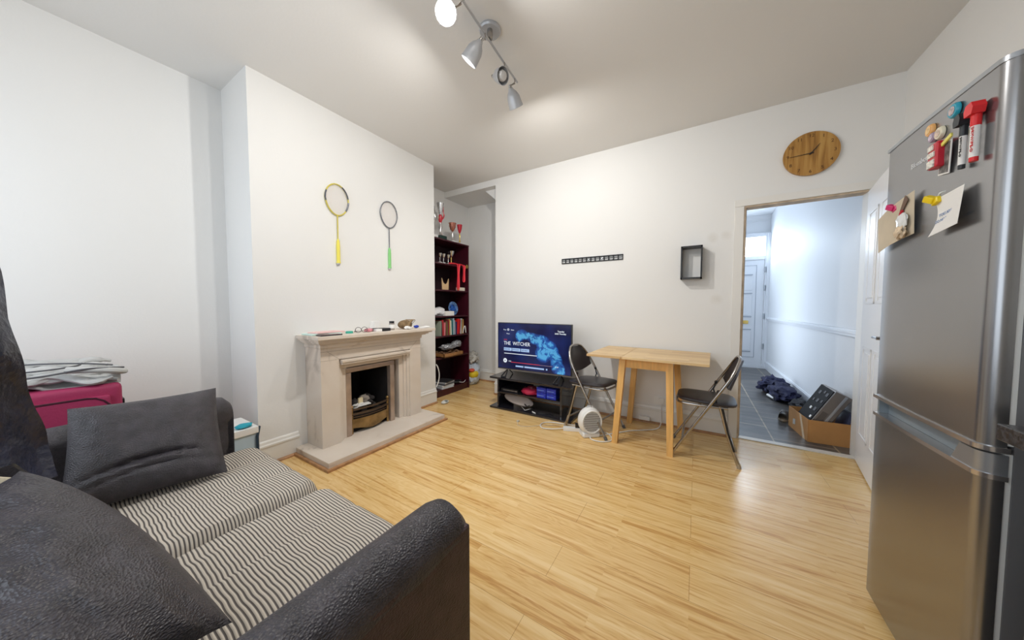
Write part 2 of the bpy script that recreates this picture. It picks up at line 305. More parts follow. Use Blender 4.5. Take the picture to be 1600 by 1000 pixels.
class MB:
    def __init__(s): s.bm = bmesh.new(); s.hard = False
    def box(s, x0, x1, y0, y1, z0, z1, bev=0, seg=2, mat=None):
        s.hard = True
        b = bmesh.new(); bmesh.ops.create_cube(b, size=1)
        for v in b.verts: v.co = Vector(((x0+x1)/2+v.co.x*(x1-x0), (y0+y1)/2+v.co.y*(y1-y0), (z0+z1)/2+v.co.z*(z1-z0)))
        if bev: bmesh.ops.bevel(b, geom=b.edges[:], offset=bev, segments=seg, affect='EDGES', profile=.7, clamp_overlap=True)
        return s.add(b, mat)
    def add(s, b, mat=None):
        me = bpy.data.meshes.new('tmp'); b.to_mesh(me); b.free()
        if mat is not None: me.transform(mat)
        s.bm.from_mesh(me); bpy.data.meshes.remove(me); return s
    def poly(s, pts, vec):
        b = bmesh.new(); vs = [b.verts.new(p) for p in pts]; f = b.faces.new(vs)
        r = bmesh.ops.extrude_face_region(b, geom=[f])
        bmesh.ops.translate(b, verts=[v for v in r['geom'] if isinstance(v, bmesh.types.BMVert)], vec=Vector(vec))
        bmesh.ops.recalc_face_normals(b, faces=b.faces[:]); return s.add(b)
    def tube(s, pts, rad, n=10, closed=False, smooth=0, cap=True, flat=1.0):
        pts = [Vector(p) for p in pts]
        if smooth: pts = catmull(pts, smooth, closed)
        rads = rad if isinstance(rad, (list, tuple)) else None
        b = bmesh.new(); N = len(pts); rings = []
        prev = None
        for i, p in enumerate(pts):
            if closed: t = (pts[(i+1) % N]-pts[i-1])
            else: t = pts[min(i+1, N-1)]-pts[max(i-1, 0)]
            t.normalize()
            if prev is None:
                a = Vector((0, 0, 1)) if abs(t.z) < .9 else Vector((1, 0, 0)); nrm = t.cross(a).normalized()
            else: nrm = (prev-t*prev.dot(t)).normalized()
            prev = nrm; bn = t.cross(nrm)
            rd = rads[int(i*(len(rads)-1)/(max(N-1, 1))+.5)] if rads else rad
            rings.append([b.verts.new(p+nrm*rd*math.cos(2*PI*k/n)+bn*rd*flat*math.sin(2*PI*k/n)) for k in range(n)])
        for i in range(N if closed else N-1):
            A, B = rings[i], rings[(i+1) % N]
            for k in range(n): b.faces.new((A[k], A[(k+1) % n], B[(k+1) % n], B[k]))
        if cap and not closed: b.faces.new(rings[0][::-1]); b.faces.new(rings[-1])
        bmesh.ops.recalc_face_normals(b, faces=b.faces[:]); return s.add(b)
    def lathe(s, prof, n=24, mat=None, cap=True):
        b = bmesh.new(); rings = []
        for (r, z) in prof: rings.append([b.verts.new((r*math.cos(2*PI*k/n), r*math.sin(2*PI*k/n), z)) for k in range(n)] if r > 1e-5 else [b.verts.new((0, 0, z))])
        for A, B in zip(rings, rings[1:]):
            for k in range(n):
                if len(A) == 1 and len(B) == 1: continue
                if len(A) == 1: b.faces.new((A[0], B[(k+1) % n], B[k]))
                elif len(B) == 1: b.faces.new((A[k], A[(k+1) % n], B[0]))
                else: b.faces.new((A[k], A[(k+1) % n], B[(k+1) % n], B[k]))
        if cap:
            if len(rings[0]) > 1: b.faces.new(rings[0][::-1])
            if len(rings[-1]) > 1: b.faces.new(rings[-1])
        bmesh.ops.recalc_face_normals(b, faces=b.faces[:]); return s.add(b, mat)
    def blob(s, c, rad, sub=3, amp=.15, fr=6, seed=0, flat=None, mat=None):
        b = bmesh.new(); bmesh.ops.create_icosphere(b, subdivisions=sub, radius=1)
        for v in b.verts:
            n = noise.noise(v.co*fr*.35+Vector((seed, 0, 0)))+.5*noise.noise(v.co*fr+Vector((0, seed, 0)))
            q = v.co*(1+amp*n*2)
            v.co = Vector((c[0]+q.x*rad[0], c[1]+q.y*rad[1], c[2]+q.z*rad[2]))
            if flat is not None and v.co.z < flat: v.co.z = flat
        return s.add(b, mat)
    def grid(s, fn, nu, nv, thick=0, closed_u=False):
        b = bmesh.new(); V = [[b.verts.new(fn(i/(nu-1), j/(nv-1))) for j in range(nv)] for i in range(nu)]
        for i in range(nu-1):
            for j in range(nv-1): b.faces.new((V[i][j], V[i+1][j], V[i+1][j+1], V[i][j+1]))
        bmesh.ops.recalc_face_normals(b, faces=b.faces[:])
        if thick: bmesh.ops.solidify(b, geom=b.faces[:], thickness=thick)
        return s.add(b)
    def text(s, body, size, mat, thick=.0008, align='LEFT', xs=1.0, bold=0):
        c = bpy.data.curves.new('t', 'FONT'); c.body = body; c.size = size; c.extrude = thick; c.align_x = align; c.offset = bold; c.resolution_u = 2
        o = bpy.data.objects.new('t', c); COL.objects.link(o)
        dg = bpy.context.evaluated_depsgraph_get(); me = bpy.data.meshes.new_from_object(o.evaluated_get(dg))
        bpy.data.objects.remove(o); bpy.data.curves.remove(c)
        me.transform(mat @ Matrix.Diagonal((xs, 1, 1, 1))); s.bm.from_mesh(me); bpy.data.meshes.remove(me); return s
    def build(s, name, m, parent=None, smooth=True, label=None, cat=None, group=None, kind=None, origin=None, subsurf=0):
        me = bpy.data.meshes.new(name)
        if parent is not None: s.bm.transform(worldm(parent).inverted())
        elif kind != 'structure':
            if origin is None:
                xs = [v.co.x for v in s.bm.verts]; ys = [v.co.y for v in s.bm.verts]; zs = [v.co.z for v in s.bm.verts]
                origin = Vector(((min(xs)+max(xs))/2, (min(ys)+max(ys))/2, min(zs)))
            origin = Vector(origin); s.bm.transform(Matrix.Translation(-origin))
        for f in s.bm.faces: f.smooth = smooth
        s.bm.to_mesh(me); s.bm.free()
        if smooth:
            try: me.set_sharp_from_angle(angle=R(38))
            except Exception: pass
        me.materials.append(m)
        o = bpy.data.objects.new(name, me); COL.objects.link(o)
        if parent is not None: o.parent = parent; WM[o.name] = worldm(parent)
        elif kind != 'structure': o.location = origin; WM[o.name] = Matrix.Translation(origin)
        if label: o['label'] = label
        if cat: o['category'] = cat
        if group: o['group'] = group
        if kind: o['kind'] = kind
        if smooth and s.hard: o.modifiers.new('flat_faces', 'WEIGHTED_NORMAL').keep_sharp = True
        if subsurf:
            md = o.modifiers.new('sub', 'SUBSURF'); md.levels = subsurf; md.render_levels = subsurf
        return o

def catmull(p, k, closed=False):
    out = []; N = len(p)
    rng = range(N) if closed else range(N-1)
    for i in rng:
        g = lambda j: p[j % N] if closed else p[max(0, min(N-1, j))]
        a, b, c, d = g(i-1), g(i), g(i+1), g(i+2)
        for t in range(k):
            t = t/k
            out.append(.5*((2*b)+(c-a)*t+(2*a-5*b+4*c-d)*t*t+(3*b-a-3*c+d)*t**3))
    if not closed: out.append(p[-1])
    return out

def thing(name, label, cat, loc=(0, 0, 0), rz=0, group=None):
    o = bpy.data.objects.new(name, None); COL.objects.link(o); o.empty_display_size = .05
    o.location = loc; o.rotation_euler = (0, 0, rz); o['label'] = label; o['category'] = cat
    if group: o['group'] = group
    WM[o.name] = Matrix.Translation(Vector(loc)) @ Matrix.Rotation(rz, 4, 'Z')
    return o
def loc_thing(*a, **k):
    """a thing whose parts are modelled around its own origin"""
    o = thing(*a, **k); WM[o.name+'_w'] = WM[o.name]; WM[o.name] = Matrix.Identity(4); return o
def dup(o, parent=None):
    c = o.copy(); COL.objects.link(c)
    if parent is not None: c.parent = parent
    for ch in list(o.children): dup(ch, c)
    return c
def ease(t, z0, z1): return z0+(z1-z0)*t
def struct(b, name, m, smooth=False): return b.build(name, m, kind='structure', smooth=smooth)

# ------------------------------------------------------------------ setting
H = 2.78; D = 3.27; XL = -3.12; XC = -2.65; XR = 1.20; YB = -0.70
struct(MB().box(XL-.1, XR+.1, YB-.1, 3.92, -.1, 0), 'floor', floor_m)
struct(MB().box(-.35, 1.22, D+.055, 7.45, -.095, .003), 'floor', tile_m)
b = MB(); b.box(XL-.1, XR+.1, YB-.1, D+.1, H, H+.1); struct(b, 'ceiling', ceil_m)
struct(MB().box(-.35, 1.3, D+.1, 7.45, 2.84, 2.94), 'ceiling', hall_m)
struct(MB().box(XL-.1, XL, YB-.1, 3.9, 0, H), 'wall_left', wall_m)
# chimney breast with the opening for the fire
b = MB(); b.box(XL, XC, .88, 1.43, 0, H); b.box(XL, XC, 1.86, 2.60, 0, H); b.box(XL, XC, 1.43, 1.86, .63, H); b.box(XL, -3.0, 1.43, 1.86, 0, .63)
struct(b, 'wall_chimney', wall_m)
# far wall with recess at the left and doorway at the right
b = MB(); b.box(-2.24, .32, D, D+.09, 0, H); b.box(.32, 1.06, D, D+.09, 2.005, H); b.box(1.06, XR+.1, D, D+.09, 0, H)
b.box(XL, -2.24, D, D+.09, 2.70, H)
struct(b, 'wall_far', stained_wall())
b = MB(); b.box(XL, -2.14, 3.79, 3.89, 0, H); b.box(-2.24, -2.14, D+.09, 3.79, 0, 2.71); b.box(XL, -2.24, D+.09, 3.79, 2.70, 2.78)
struct(b, 'wall_recess', wall_m)
b = MB(); b.poly([(-2.47, D+.10, 2.70), (-2.24, D+.10, 2.70), (-2.24, D+.10, 2.50)], (0, .42, 0)); struct(b, 'trim_1', wall_m)
struct(MB().box(XR, XR+.1, YB-.1, D, 0, H), 'wall_right', wall_m)
# back wall with window opening
wx0, wx1, wz0, wz1 = -2.90, -.10, .82, 2.32
b = MB(); b.box(XL, wx0, YB-.1, YB, 0, H); b.box(wx1, XR, YB-.1, YB, 0, H); b.box(wx0, wx1, YB-.1, YB, 0, wz0); b.box(wx0, wx1, YB-.1, YB, wz1, H)
struct(b, 'wall_back', wall_m)
b = MB()
for x in (wx0, -1.97, -1.07, wx1-.06): b.box(x, x+.06, YB-.08, YB-.02, wz0, wz1)
b.box(wx0, wx1, YB-.08, YB-.02, wz0, wz0+.06); b.box(wx0, wx1, YB-.08, YB-.02, wz1-.06, wz1)
struct(b, 'window_1', upvc_m)
# hall
struct(MB().box(1.12, 1.22, D+.09, 7.45, 0, 2.84), 'wall_hall_right', hall_m)
b = MB(); b.box(-.25, -.15, D+.09, 4.9, 0, 2.84); b.box(-.25, -.15, 6.5, 7.45, 0, 2.84); b.box(-.25, -.15, 4.9, 6.5, 2.1, 2.84)  # side opening added along with the hall fill light
struct(b, 'wall_hall_left', hall_m)
b = MB(); b.box(-.25, .12, 7.30, 7.42, 0, 2.84); b.box(.12, 1.12, 7.30, 7.42, 2.52, 2.84); struct(b, 'wall_hall_end', hall_m)
# hall cornice
b = MB()
b.poly([(-.15, 7.30, 2.84), (-.15, 7.22, 2.84), (-.15, 7.26, 2.77), (-.15, 7.30, 2.74)], (1.27, 0, 0))
struct(b, 'trim_2', hall_m)
# dado rail
b = MB(); b.box(1.098, 1.12, D+.09, 7.24, .905, .965, .006); b.box(1.088, 1.12, D+.09, 7.24, .93, .95, .006); struct(b, 'trim_3', upvc_m, True)
# hall baseboard
b = MB(); b.box(1.105, 1.12, D+.09, 7.24, 0.003, .15, .004); b.box(1.098, 1.12, D+.09, 7.24, .12, .14, .004); struct(b, 'baseboard_hall', upvc_m, True)
# cable trunking beside the front door
b = MB(); b.box(1.075, 1.12, 7.20, 7.24, .003, 2.5, .004); struct(b, 'trim_4', upvc_m, True)

def skirting(name, p0, p1, nrm, h=.175):
    p0 = Vector((*p0, 0)); p1 = Vector((*p1, 0)); n = Vector((*nrm, 0))
    prof = [(0, 0), (.018, 0), (.018, h*.72), (.024, h*.75), (.024, h*.82), (.014, h*.86), (.010, h*.95), (.004, h), (0, h)]
    b = MB(); b.poly([p0+n*a+Vector((0, 0, z)) for a, z in prof], p1-p0); struct(b, name, trim_m)
    q = name.replace('baseboard', 'trim')
    b = MB(); b.poly([p0+n*a+Vector((0, 0, z)) for a, z in [(.018, 0), (.036, 0), (.034, .010), (.026, .017), (.018, .019)]], p1-p0); struct(b, q+'_beading', bead_m)
skirting('baseboard_chimney_left', (XC, .862), (XC, 1.13), (1, 0))
skirting('baseboard_chimney_right', (XC, 2.245), (XC, 2.60), (1, 0))
skirting('baseboard_far', (-2.24, D), (.255, D), (0, -1))
skirting('baseboard_recess', (XL, 3.79), (-2.24, 3.79), (0, -1))
skirting('baseboard_left', (XL, YB), (XL, .88), (1, 0))
skirting('baseboard_recess_side', (-2.24, D), (-2.24, 3.79), (-1, 0))
skirting('baseboard_right', (XR, 1.9), (XR, D), (-1, 0))
# door casing (architrave), lining and threshold
b = MB()
b.box(.258, .322, D-.016, D, 0, 2.003, .004); b.box(.256, 1.127, D-.018, D, 2.0035, 2.062, .004); b.box(1.062, 1.125, D-.016, D, 0, 2.003, .004)
struct(b, 'trim_5', trim_m, True)
b = MB(); b.box(.318, .335, D-.004, D+.095, 0, 2.005); b.box(.335, 1.047, D-.004, D+.095, 1.992, 2.008); b.box(.335, .345, D+.04, D+.09, 0, 1.992)
struct(b, 'trim_6', oldwood_m)
b = MB(); b.box(1.047, 1.062, D-.004, D+.095, 0, 2.005); struct(b, 'trim_8', trim_m)
b = MB(); b.box(.33, 1.05, D-.005, D+.06, 0, .007, .002); struct(b, 'trim_7', mat('threshold_strip', (.75, .72, .66), .3))

# open interior door, hinged on the right jamb
ang = math.atan2(-.455, -.075)
dr = thing('door_1', 'white panelled interior door standing open beside the fridge', 'door', (1.052, 3.235, 0.012), ang)
dr['kind'] = 'structure'; del dr['label']; del dr['category']
WM[dr.name+'x'] = WM[dr.name]; WM[dr.name] = Matrix.Identity(4)
# local: x along the leaf, y thickness (positive y side faces the fridge); face towards the room camera is -y
b = MB(); b.box(0, .74, -.017, .017, 0, 1.97, .002); b.build('door_leaf', door_m, dr)
for (z0, z1) in ((.22, .86), (1.00, 1.06), (1.16, 1.80)):
    for (x0, x1) in ((.10, .33), (.41, .64)):
        if z0 == 1.00: continue
        b = MB()
        for s in (-1, 1):
            ya, yb = (.017, .022) if s > 0 else (-.022, -.017)
            b.box(x0, x1, ya, yb, z0, z0+.018, .003); b.box(x0, x1, ya, yb, z1-.018, z1, .003)
            b.box(x0, x0+.018, ya, yb, z0, z1, .003); b.box(x1-.018, x1, ya, yb, z0, z1, .003)
            b.box(x0+.04, x1-.04, ya-.001, yb+.001, z0+.04, z1-.04, .004)
        b.build('door_panel', door_m, dr)
b = MB(); b.lathe([(.024, 0), (.024, .005), (.01, .008), (.01, .045)], 16, Matrix.Translation((.69, -.017, .96)) @ Matrix.Rotation(R(90), 4, 'X')); b.tube([(.69, -.055, .96), (.62, -.058, .962), (.58, -.055, .958)], .008, 10); b.build('door_handle', chrome, dr)

# front door at the end of the hall
fd = thing('door_2', '', 'door', (0, 7.28, 0)); fd['kind'] = 'structure'; del fd['label']; del fd['category']
b = MB()
for (x0, x1, z0, z1) in ((.12, .19, 0, 2.52), (1.05, 1.12, 0, 2.52), (.19, 1.05, 2.45, 2.52), (.19, 1.05, 2.03, 2.10), (.19, 1.05, 0, .05)):
    b.box(x0, x1, 7.23, 7.31, z0, z1, .008)
b.build('door_frame', upvc_m, fd)
b = MB(); b.box(.195, 1.045, 7.25, 7.30, .055, 2.025, .006); leaf = b.build('door_leaf', upvc_m, fd)
b = MB()
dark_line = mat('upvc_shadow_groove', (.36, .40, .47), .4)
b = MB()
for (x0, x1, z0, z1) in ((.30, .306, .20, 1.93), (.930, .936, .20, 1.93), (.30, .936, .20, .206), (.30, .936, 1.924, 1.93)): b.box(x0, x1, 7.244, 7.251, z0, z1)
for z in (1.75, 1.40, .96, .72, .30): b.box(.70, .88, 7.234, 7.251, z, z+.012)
b.build('moulding', dark_line, fd)  # dark colour stands in for shade in the door's grooves
for (z0, z1) in ((1.47, 1.72), (.99, 1.38), (.33, .70)):
    for (x0, x1) in ((.36, .58), (.66, .88)):
        b = MB(); b.box(x0, x1, 7.238, 7.252, z0, z1, .012, 3); b.build('door_panel', upvc_m, fd)
b = MB(); b.box(.56, .835, 7.232, 7.25, .83, .895, .006); b.box(.60, .80, 7.228, 7.236, .845, .88, .002); b.build('letter_plate', gold, fd)
b = MB()
for z in (.42, .98, 1.50, 1.84): b.tube([(1.055, 7.222, z-.05), (1.055, 7.222, z+.05)], .014, 10)
b.build('hinge', mat('hinge_grey', (.45, .48, .52), .3, metal=.5), fd)
b = MB(); b.box(.19, 1.05, 7.27, 7.275, 2.10, 2.45); b.build('transom_pane', mat('frosted_glass', (.9, .95, 1), .6, trans=1.0, emit=(.85, .93, 1), estr=1.5), fd)  # pane emission stands in for daylight coming through the glass

# ------------------------------------------------------------------ fireplace
fp = thing('fireplace', 'pale limestone fireplace with mantel shelf and raised hearth on the chimney breast', 'fireplace', (-2.45, 1.69, 0))
b = MB(); b.box(XC+.003, -2.165, 1.105, 2.245, .012, .055, .006); b.build('hearth', stone, fp, False)
b = MB(); b.box(XC+.003, -2.140, 1.085, 2.262, 0, .018, .004); b.build('hearth_edging', bead_m, fp)
XF = -2.42
def jamb(y0, y1): b = MB(); b.box(XC+.002, XF, y0, y1, .055, .7295, .002); return b
YA, YD = 1.195, 2.165
jamb(YA, 1.335).build('side_column', stone, fp, False); jamb(2.03, YD).build('side_column', stone, fp, False)
b = MB(); b.box(XC+.002, XF, YA, YD, .73, .83, .002); b.build('lintel', stone, fp, False)
jm = mat('stone_joint', (.30, .25, .21), .8)
for (y0, z0, y1, z1) in ((1.245, .800, 1.336, .731), (2.115, .800, 2.029, .731), (1.196, .801, 2.164, .801)):
    dvec = Vector((0, y1-y0, z1-z0)).normalized(); pv = Vector((0, -dvec.z, dvec.y))*.0011; aa = Vector((XF-.001, y0, z0)); bb2 = Vector((XF-.001, y1, z1))
    b = MB(); b.poly([aa-pv, bb2-pv, bb2+pv, aa+pv], (.0016, 0, 0)); b.build('mitre_joint', jm, fp, False)
# stepped moulding around the opening
for i, (xf, iy, iz, wd) in enumerate(((-2.435, 0.0, .0, .022), (-2.455, .022, .022, .022), (-2.475, .044, .044, .045))):
    b = MB(); ya, yb, zt = 1.335+iy, 2.03-iy, .73-iz
    b.box(XC+.002, xf, ya, ya+wd, .055, zt-wd-.0005, .003); b.box(XC+.002, xf, yb-wd, yb, .055, zt-wd-.0005, .003); b.box(XC+.002, xf, ya, yb, zt-wd, zt, .004)
    b.build('moulding', stone, fp, False)
b = MB(); b.box(-2.47, -2.395, 1.345, 2.02, .70, .722, .006); b.box(-2.46, -2.405, 1.35, 2.015, .682, .702, .006); b.build('drip_moulding', stone, fp, False)
# mantel
b = MB(); b.box(XC+.002, -2.405, YA-.008, YD+.008, .83, .862, .003)
b.box(XC+.002, -2.382, YA-.025, YD+.040, .862, .872, .002); b.box(XC+.002, -2.362, YA-.038, YD+.062, .872, .888, .005, 3); b.box(XC+.002, -2.340, YA-.052, YD+.088, .888, .902, .002); b.box(XC+.002, -2.318, YA-.065, YD+.115, .902, .928, .004)
b.build('mantel_shelf', stone, fp, False)
# metal frame, fire box, basket
b = MB()
ff = mat('bronze_trim', (.42, .33, .27), .35, metal=.55, var=.2, vscale=9)
for (y0, y1, z0, z1) in ((1.415, 1.46, .055, .5945), (1.84, 1.885, .055, .5945), (1.415, 1.885, .595, .635)): b.box(-2.52, -2.470, y0, y1, z0, z1, .006)
b.build('fire_frame', ff, fp, False)
dk = mat('soot_black', (.012, .010, .010), .8, bump=.3, bscale=20)
b = MB(); b.box(-2.99, -2.97, 1.45, 1.85, .056, .60); b.box(-2.97, -2.53, 1.44, 1.455, .056, .60); b.box(-2.97, -2.53, 1.845, 1.86, .056, .60); b.box(-2.97, -2.53, 1.45, 1.85, .60, .612); b.box(-2.97, -2.53, 1.45, 1.85, .056, .10)
b.build('fire_box', dk, fp)
brz = mat('aged_brass', (.30, .19, .075), .38, metal=.7, var=.35, vscale=14)
dbrz = mat('dark_bronze', (.09, .055, .03), .4, metal=.6)
gr = MB()
def arc(z, r, off=0, n=9): return [(-2.50+off+.030*math.sin(PI*i/(n-1)), 1.475+.35*i/(n-1), z) for i in range(n)]
for z, rr_ in ((.262, .010), (.222, .012), (.195, .006)): gr.tube(arc(z, 0), rr_, 8)
gr.build('grate_bar', dbrz, fp)
gr = MB(); gr.grid(lambda u, v: Vector((-2.50+.031*math.sin(PI*u), 1.475+.35*u, .075+.105*v - (.03*(math.sin(PI*u)**2) if v < .01 else 0)+.03*(1 if v < .01 else 0))), 13, 4, .006); gr.build('ash_panel', brz, fp)
for y in (1.475, 1.825):
    g = MB(); g.tube([(-2.50, y, .056), (-2.50, y, .275)], .011, 10); g.blob((-2.50, y, .288), (.014, .014, .014), 2, 0); g.build('grate_post', brz, fp)
coal = [mat('coal_dark', (.03, .025, .024), .7, bump=.5, bscale=30), mat('coal_pale', (.30, .26, .22), .8, bump=.5, bscale=30)]
for i in range(22):
    c = MB(); yy = 1.50+.30*random.random(); c.blob((-2.72+.18*random.random(), yy, .20+.10*random.random()), (.034, .036, .028), 2, .25, 5, i); c.build('coal', coal[1 if i % 3 == 0 else 0], fp)
b = MB(); b.box(-2.66, -2.55, 1.46, 1.83, .10, .19); b.build('coal_bed', dk, fp)
# paper scraps lying on the fire
for i, (y, z, s, a) in enumerate(((1.555, .272, .05, .3), (1.60, .268, .065, -.2), (1.54, .28, .04, .8))):
    b = MB(); b.box(-.5*s, .5*s, -s, s, 0, .006, mat=Matrix.Translation((-2.545, y, z)) @ Matrix.Rotation(a, 4, 'Z') @ Matrix.Rotation(.25-.2*i, 4, 'X')); b.build('paper_scrap', paper, None, False, ['flat cream paper scrap at the left of the fire grate', 'long torn pale paper lying in the middle of the fire grate', 'small white paper scrap tilted behind the grate bars'][i], 'paper', 'paper scraps in the fire grate')
b = MB(); b.box(-2.575, -2.555, 1.575, 1.615, .277, .33, .003); b.build('paper_block', mat('cream_block', (.78, .66, .42), .7), None, False, 'small upright cream block standing on the paper in the fire grate', 'block')

# ---- things on the mantel (top z .928)
MZ = .929
b = MB(); b.box(-2.42, -2.345, 1.165, 1.325, MZ, MZ+.009, .003); b.build('mobile_phone', black_gloss, None, True, 'black phone lying flat on the left end of the mantel shelf', 'phone')
t = thing('notebook', 'pink folded papers on a pale green notebook behind the black phone', 'notebook', (-2.52, 1.27, MZ))
b = MB(); b.box(-2.60, -2.44, 1.15, 1.37, MZ, MZ+.012, .003); b.build('cover', mat('mint', (.60, .78, .72), .6), t)
b = MB(); b.box(-.07, .06, -.11, .11, 0, .010, .003, mat=Matrix.Translation((-2.50, 1.29, MZ+.0125)) @ Matrix.Rotation(.12, 4, 'Z')); b.build('pink_sheet', mat('pink_paper', (.80, .52, .50), .7), t)
t = thing('eyeglasses', 'folded black wire glasses on the mantel beside the small green jar lid', 'glasses', (-2.42, 1.53, MZ))
for y in (1.50, 1.555):
    b = MB(); b.tube([(-2.42+.004*math.cos(a), y+.024*math.cos(a), MZ+.024+.022*math.sin(a)) for a in [2*PI*k/16 for k in range(16)]], .002, 6, True); b.build('rim', plast_b, t)
b = MB(); b.tube([(-2.42, 1.524, MZ+.028), (-2.42, 1.531, MZ+.028)], .002, 6); b.tube([(-2.42, 1.478, MZ+.03), (-2.48, 1.50, MZ+.004), (-2.51, 1.54, MZ+.003)], .0018, 6); b.tube([(-2.42, 1.579, MZ+.03), (-2.47, 1.56, MZ+.006), (-2.52, 1.53, MZ+.006)], .0018, 6); b.build('temple_arm', plast_b, t)
b = MB(); b.lathe([(0, 0), (.028, 0), (.028, .014), (.024, .018), (0, .018)], 18, Matrix.Translation((-2.44, 1.435, MZ))); b.build('jar_lid', mat('green_lid', (.05, .38, .28), .4), None, True, 'small green round lid on the mantel left of the glasses', 'lid')
b = MB(); b.blob((-2.44, 1.605, MZ+.014), (.03, .035, .014), 3, .2, 5, 3, flat=MZ); b.build('hair_scrunchie', mat('dusty_pink', (.62, .25, .28), .8), None, True, 'crumpled dusty pink scrunchie on the mantel right of the glasses', 'scrunchie')
t = thing('wallet', 'open black and white wallet lying in the middle of the mantel shelf', 'wallet', (-2.43, 1.70, MZ))
b = MB(); b.box(-2.47, -2.39, 1.65, 1.705, MZ, MZ+.022, .004); b.build('white_card', paper, t)
b = MB(); b.box(-2.475, -2.385, 1.704, 1.79, MZ, MZ+.026, .006); b.box(-2.475, -2.43, 1.60, 1.71, MZ+.0225, MZ+.0265, .001); b.build('wallet_flap', plast_b, t)
b = MB(); b.box(-2.59, -2.53, 1.72, 1.785, MZ, MZ+.085, .006); b.build('white_box', paper, None, True, 'small upright white box against the wall behind the wallet', 'box')
t = thing('glass_jar', 'small clear jar with a black lid and white label on the mantel', 'jar', (-2.47, 1.865, MZ))
b = MB(); b.lathe([(0, 0), (.024, 0), (.025, .004), (.025, .058), (.02, .064), (0, .064)], 20, Matrix.Translation((-2.47, 1.865, MZ))); b.build('jar_body', mat('dim_glass', (.35, .30, .27), .15), t)
b = MB(); b.lathe([(.0255, .014), (.0257, .014), (.0257, .05), (.0255, .05)], 20, Matrix.Translation((-2.47, 1.865, MZ)), cap=False); b.build('jar_label', paper, t)
b = MB(); b.lathe([(0, .064), (.023, .064), (.023, .082), (0, .083)], 20, Matrix.Translation((-2.47, 1.865, MZ))); b.build('jar_lid', plast_b, t)
t = thing('yarn_ball', 'brown woven straw ball resting near the right end of the mantel', 'ball', (-2.47, 2.02, MZ))
b = MB(); b.blob((-2.47, 2.02, MZ+.043), (.052, .078, .044), 3, .04, 4, 9, flat=MZ); b.build('core', mat('straw_brown', (.20, .13, .065), .9, bump=1, bscale=50, var=.4, vscale=40), t)
b = MB()
for k in range(9):
    a = -1.1+.28*k
    b.tube([(-2.47+.054*math.cos(p), 2.02+.079*math.sin(p)*math.cos(a*.4)+.01*k-.04, MZ+.046+.044*math.sin(p+a)) for p in [-.4+.33*j for j in range(9)]], .0025, 5, smooth=2)
b.build('strand', mat('straw_light', (.34, .24, .13), .9), t)
b = MB(); b.blob((-2.39, 1.985, MZ+.015), (.02, .04, .015), 3, .3, 8, 4, flat=MZ); b.build('crumpled_tissue', paper, None, True, 'crumpled white tissue in front of the straw ball', 'tissue')
b = MB(); b.blob((-2.44, 2.135, MZ+.017), (.02, .032, .016), 2, .15, 5, 5, flat=MZ); b.build('blue_pouch', mat('royal_blue', (.02, .06, .45), .5), None, True, 'small royal blue pouch right of the straw ball', 'pouch')
b = MB(); b.poly([(-2.46, 2.17, MZ), (-2.39, 2.17, MZ), (-2.37, 2.26, MZ+.012), (-2.45, 2.27, MZ+.018)], (0, 0, .002)); b.build('receipt', paper, None, False, 'curled white receipt on the right end of the mantel', 'paper')

# ------------------------------------------------------------------ rackets
def racket(y, ztop, tilt, fr_m, sh_m, grip_m, label, s=1.0):
    t = thing('badminton_racket', label, 'racket', (XC+.012, y, ztop-.68*s), 0, 'badminton rackets hanging on the chimney breast')
    rx, rz = .098*s, .130*s; cz = ztop-rz; x = XC+.012
    n = 28; pts = []
    for k in range(n):
        a = 2*PI*k/n; egg = 1-.10*math.sin(-a)*(1 if math.sin(a) < 0 else 0)
        pts.append(Vector((x, y+rx*math.cos(a)*egg, cz+rz*math.sin(a))))
    b = MB(); b.tube(pts, .0055, 8, True, flat=1.2); b.build('frame', fr_m[0], t)
    if len(fr_m) > 1:
        for (k0, k1) in ((1, 5), (25, 28), (12, 15)):
            b = MB(); b.tube([pts[k % n]+Vector((.001, 0, 0)) for k in range(k0, k1+1)], .0058, 8, flat=1.2); b.build('frame_band', fr_m[1], t)
    b = MB(); strm = mat('racket_strings', (.88, .80, .76), .6)
    for i in range(-7, 8):
        yy = i*rx/8; h = rz*math.sqrt(max(0, 1-(yy/rx)**2))
        b.tube([(x, y+yy, cz-h), (x, y+yy, cz+h)], .0007, 4)
    for i in range(-9, 10):
        zz = i*rz/10; h = rx*math.sqrt(max(0, 1-(zz/rz)**2))
        b.tube([(x, y-h, cz+zz), (x, y+h, cz+zz)], .0007, 4)
    b.build('strings', strm, t)
    zb = cz-rz
    b = MB(); b.tube([(x, y, zb+.004), (x, y, zb-.012*s), (x, y, zb-.22*s)], [.0075, .005, .0045], 8); b.build('shaft', sh_m, t)
    zg = zb-.20*s; gl = .205*s; g = MB(); pr = [(.006, 0), (.012, -.02), (.0135, -.05)]
    for k in range(12): pr += [(.0148, -.055-k*(gl-.075)/12), (.0138, -.060-k*(gl-.075)/12)]
    pr += [(.015, -gl+.012), (.0175, -gl+.006), (.0175, -gl), (0, -gl)]
    g.lathe([(r, -z) for r, z in pr], 12, Matrix.Translation((x, y, zg)) @ Matrix.Rotation(PI, 4, 'X')); g.build('grip', grip_m, t)
    g = MB(); g.lathe([(.0, 0), (.014, 0), (.014, .012), (0, .012)], 12, Matrix.Translation((x, y, zg-gl-.011))); g.build('butt_cap', mat('grey_cap', (.55, .55, .55), .5), t)
    return t
racket(1.470, 2.185, 0, (mat('racket_yellow', (.62, .52, .08), .35), mat('racket_dark', (.06, .07, .10), .3)), mat('racket_yellow', (.6, .5, .1)), mat('grip_yellow', (.85, .74, .12), .7), 'badminton racket with a yellow frame and yellow grip hanging on the wall', 1.0)
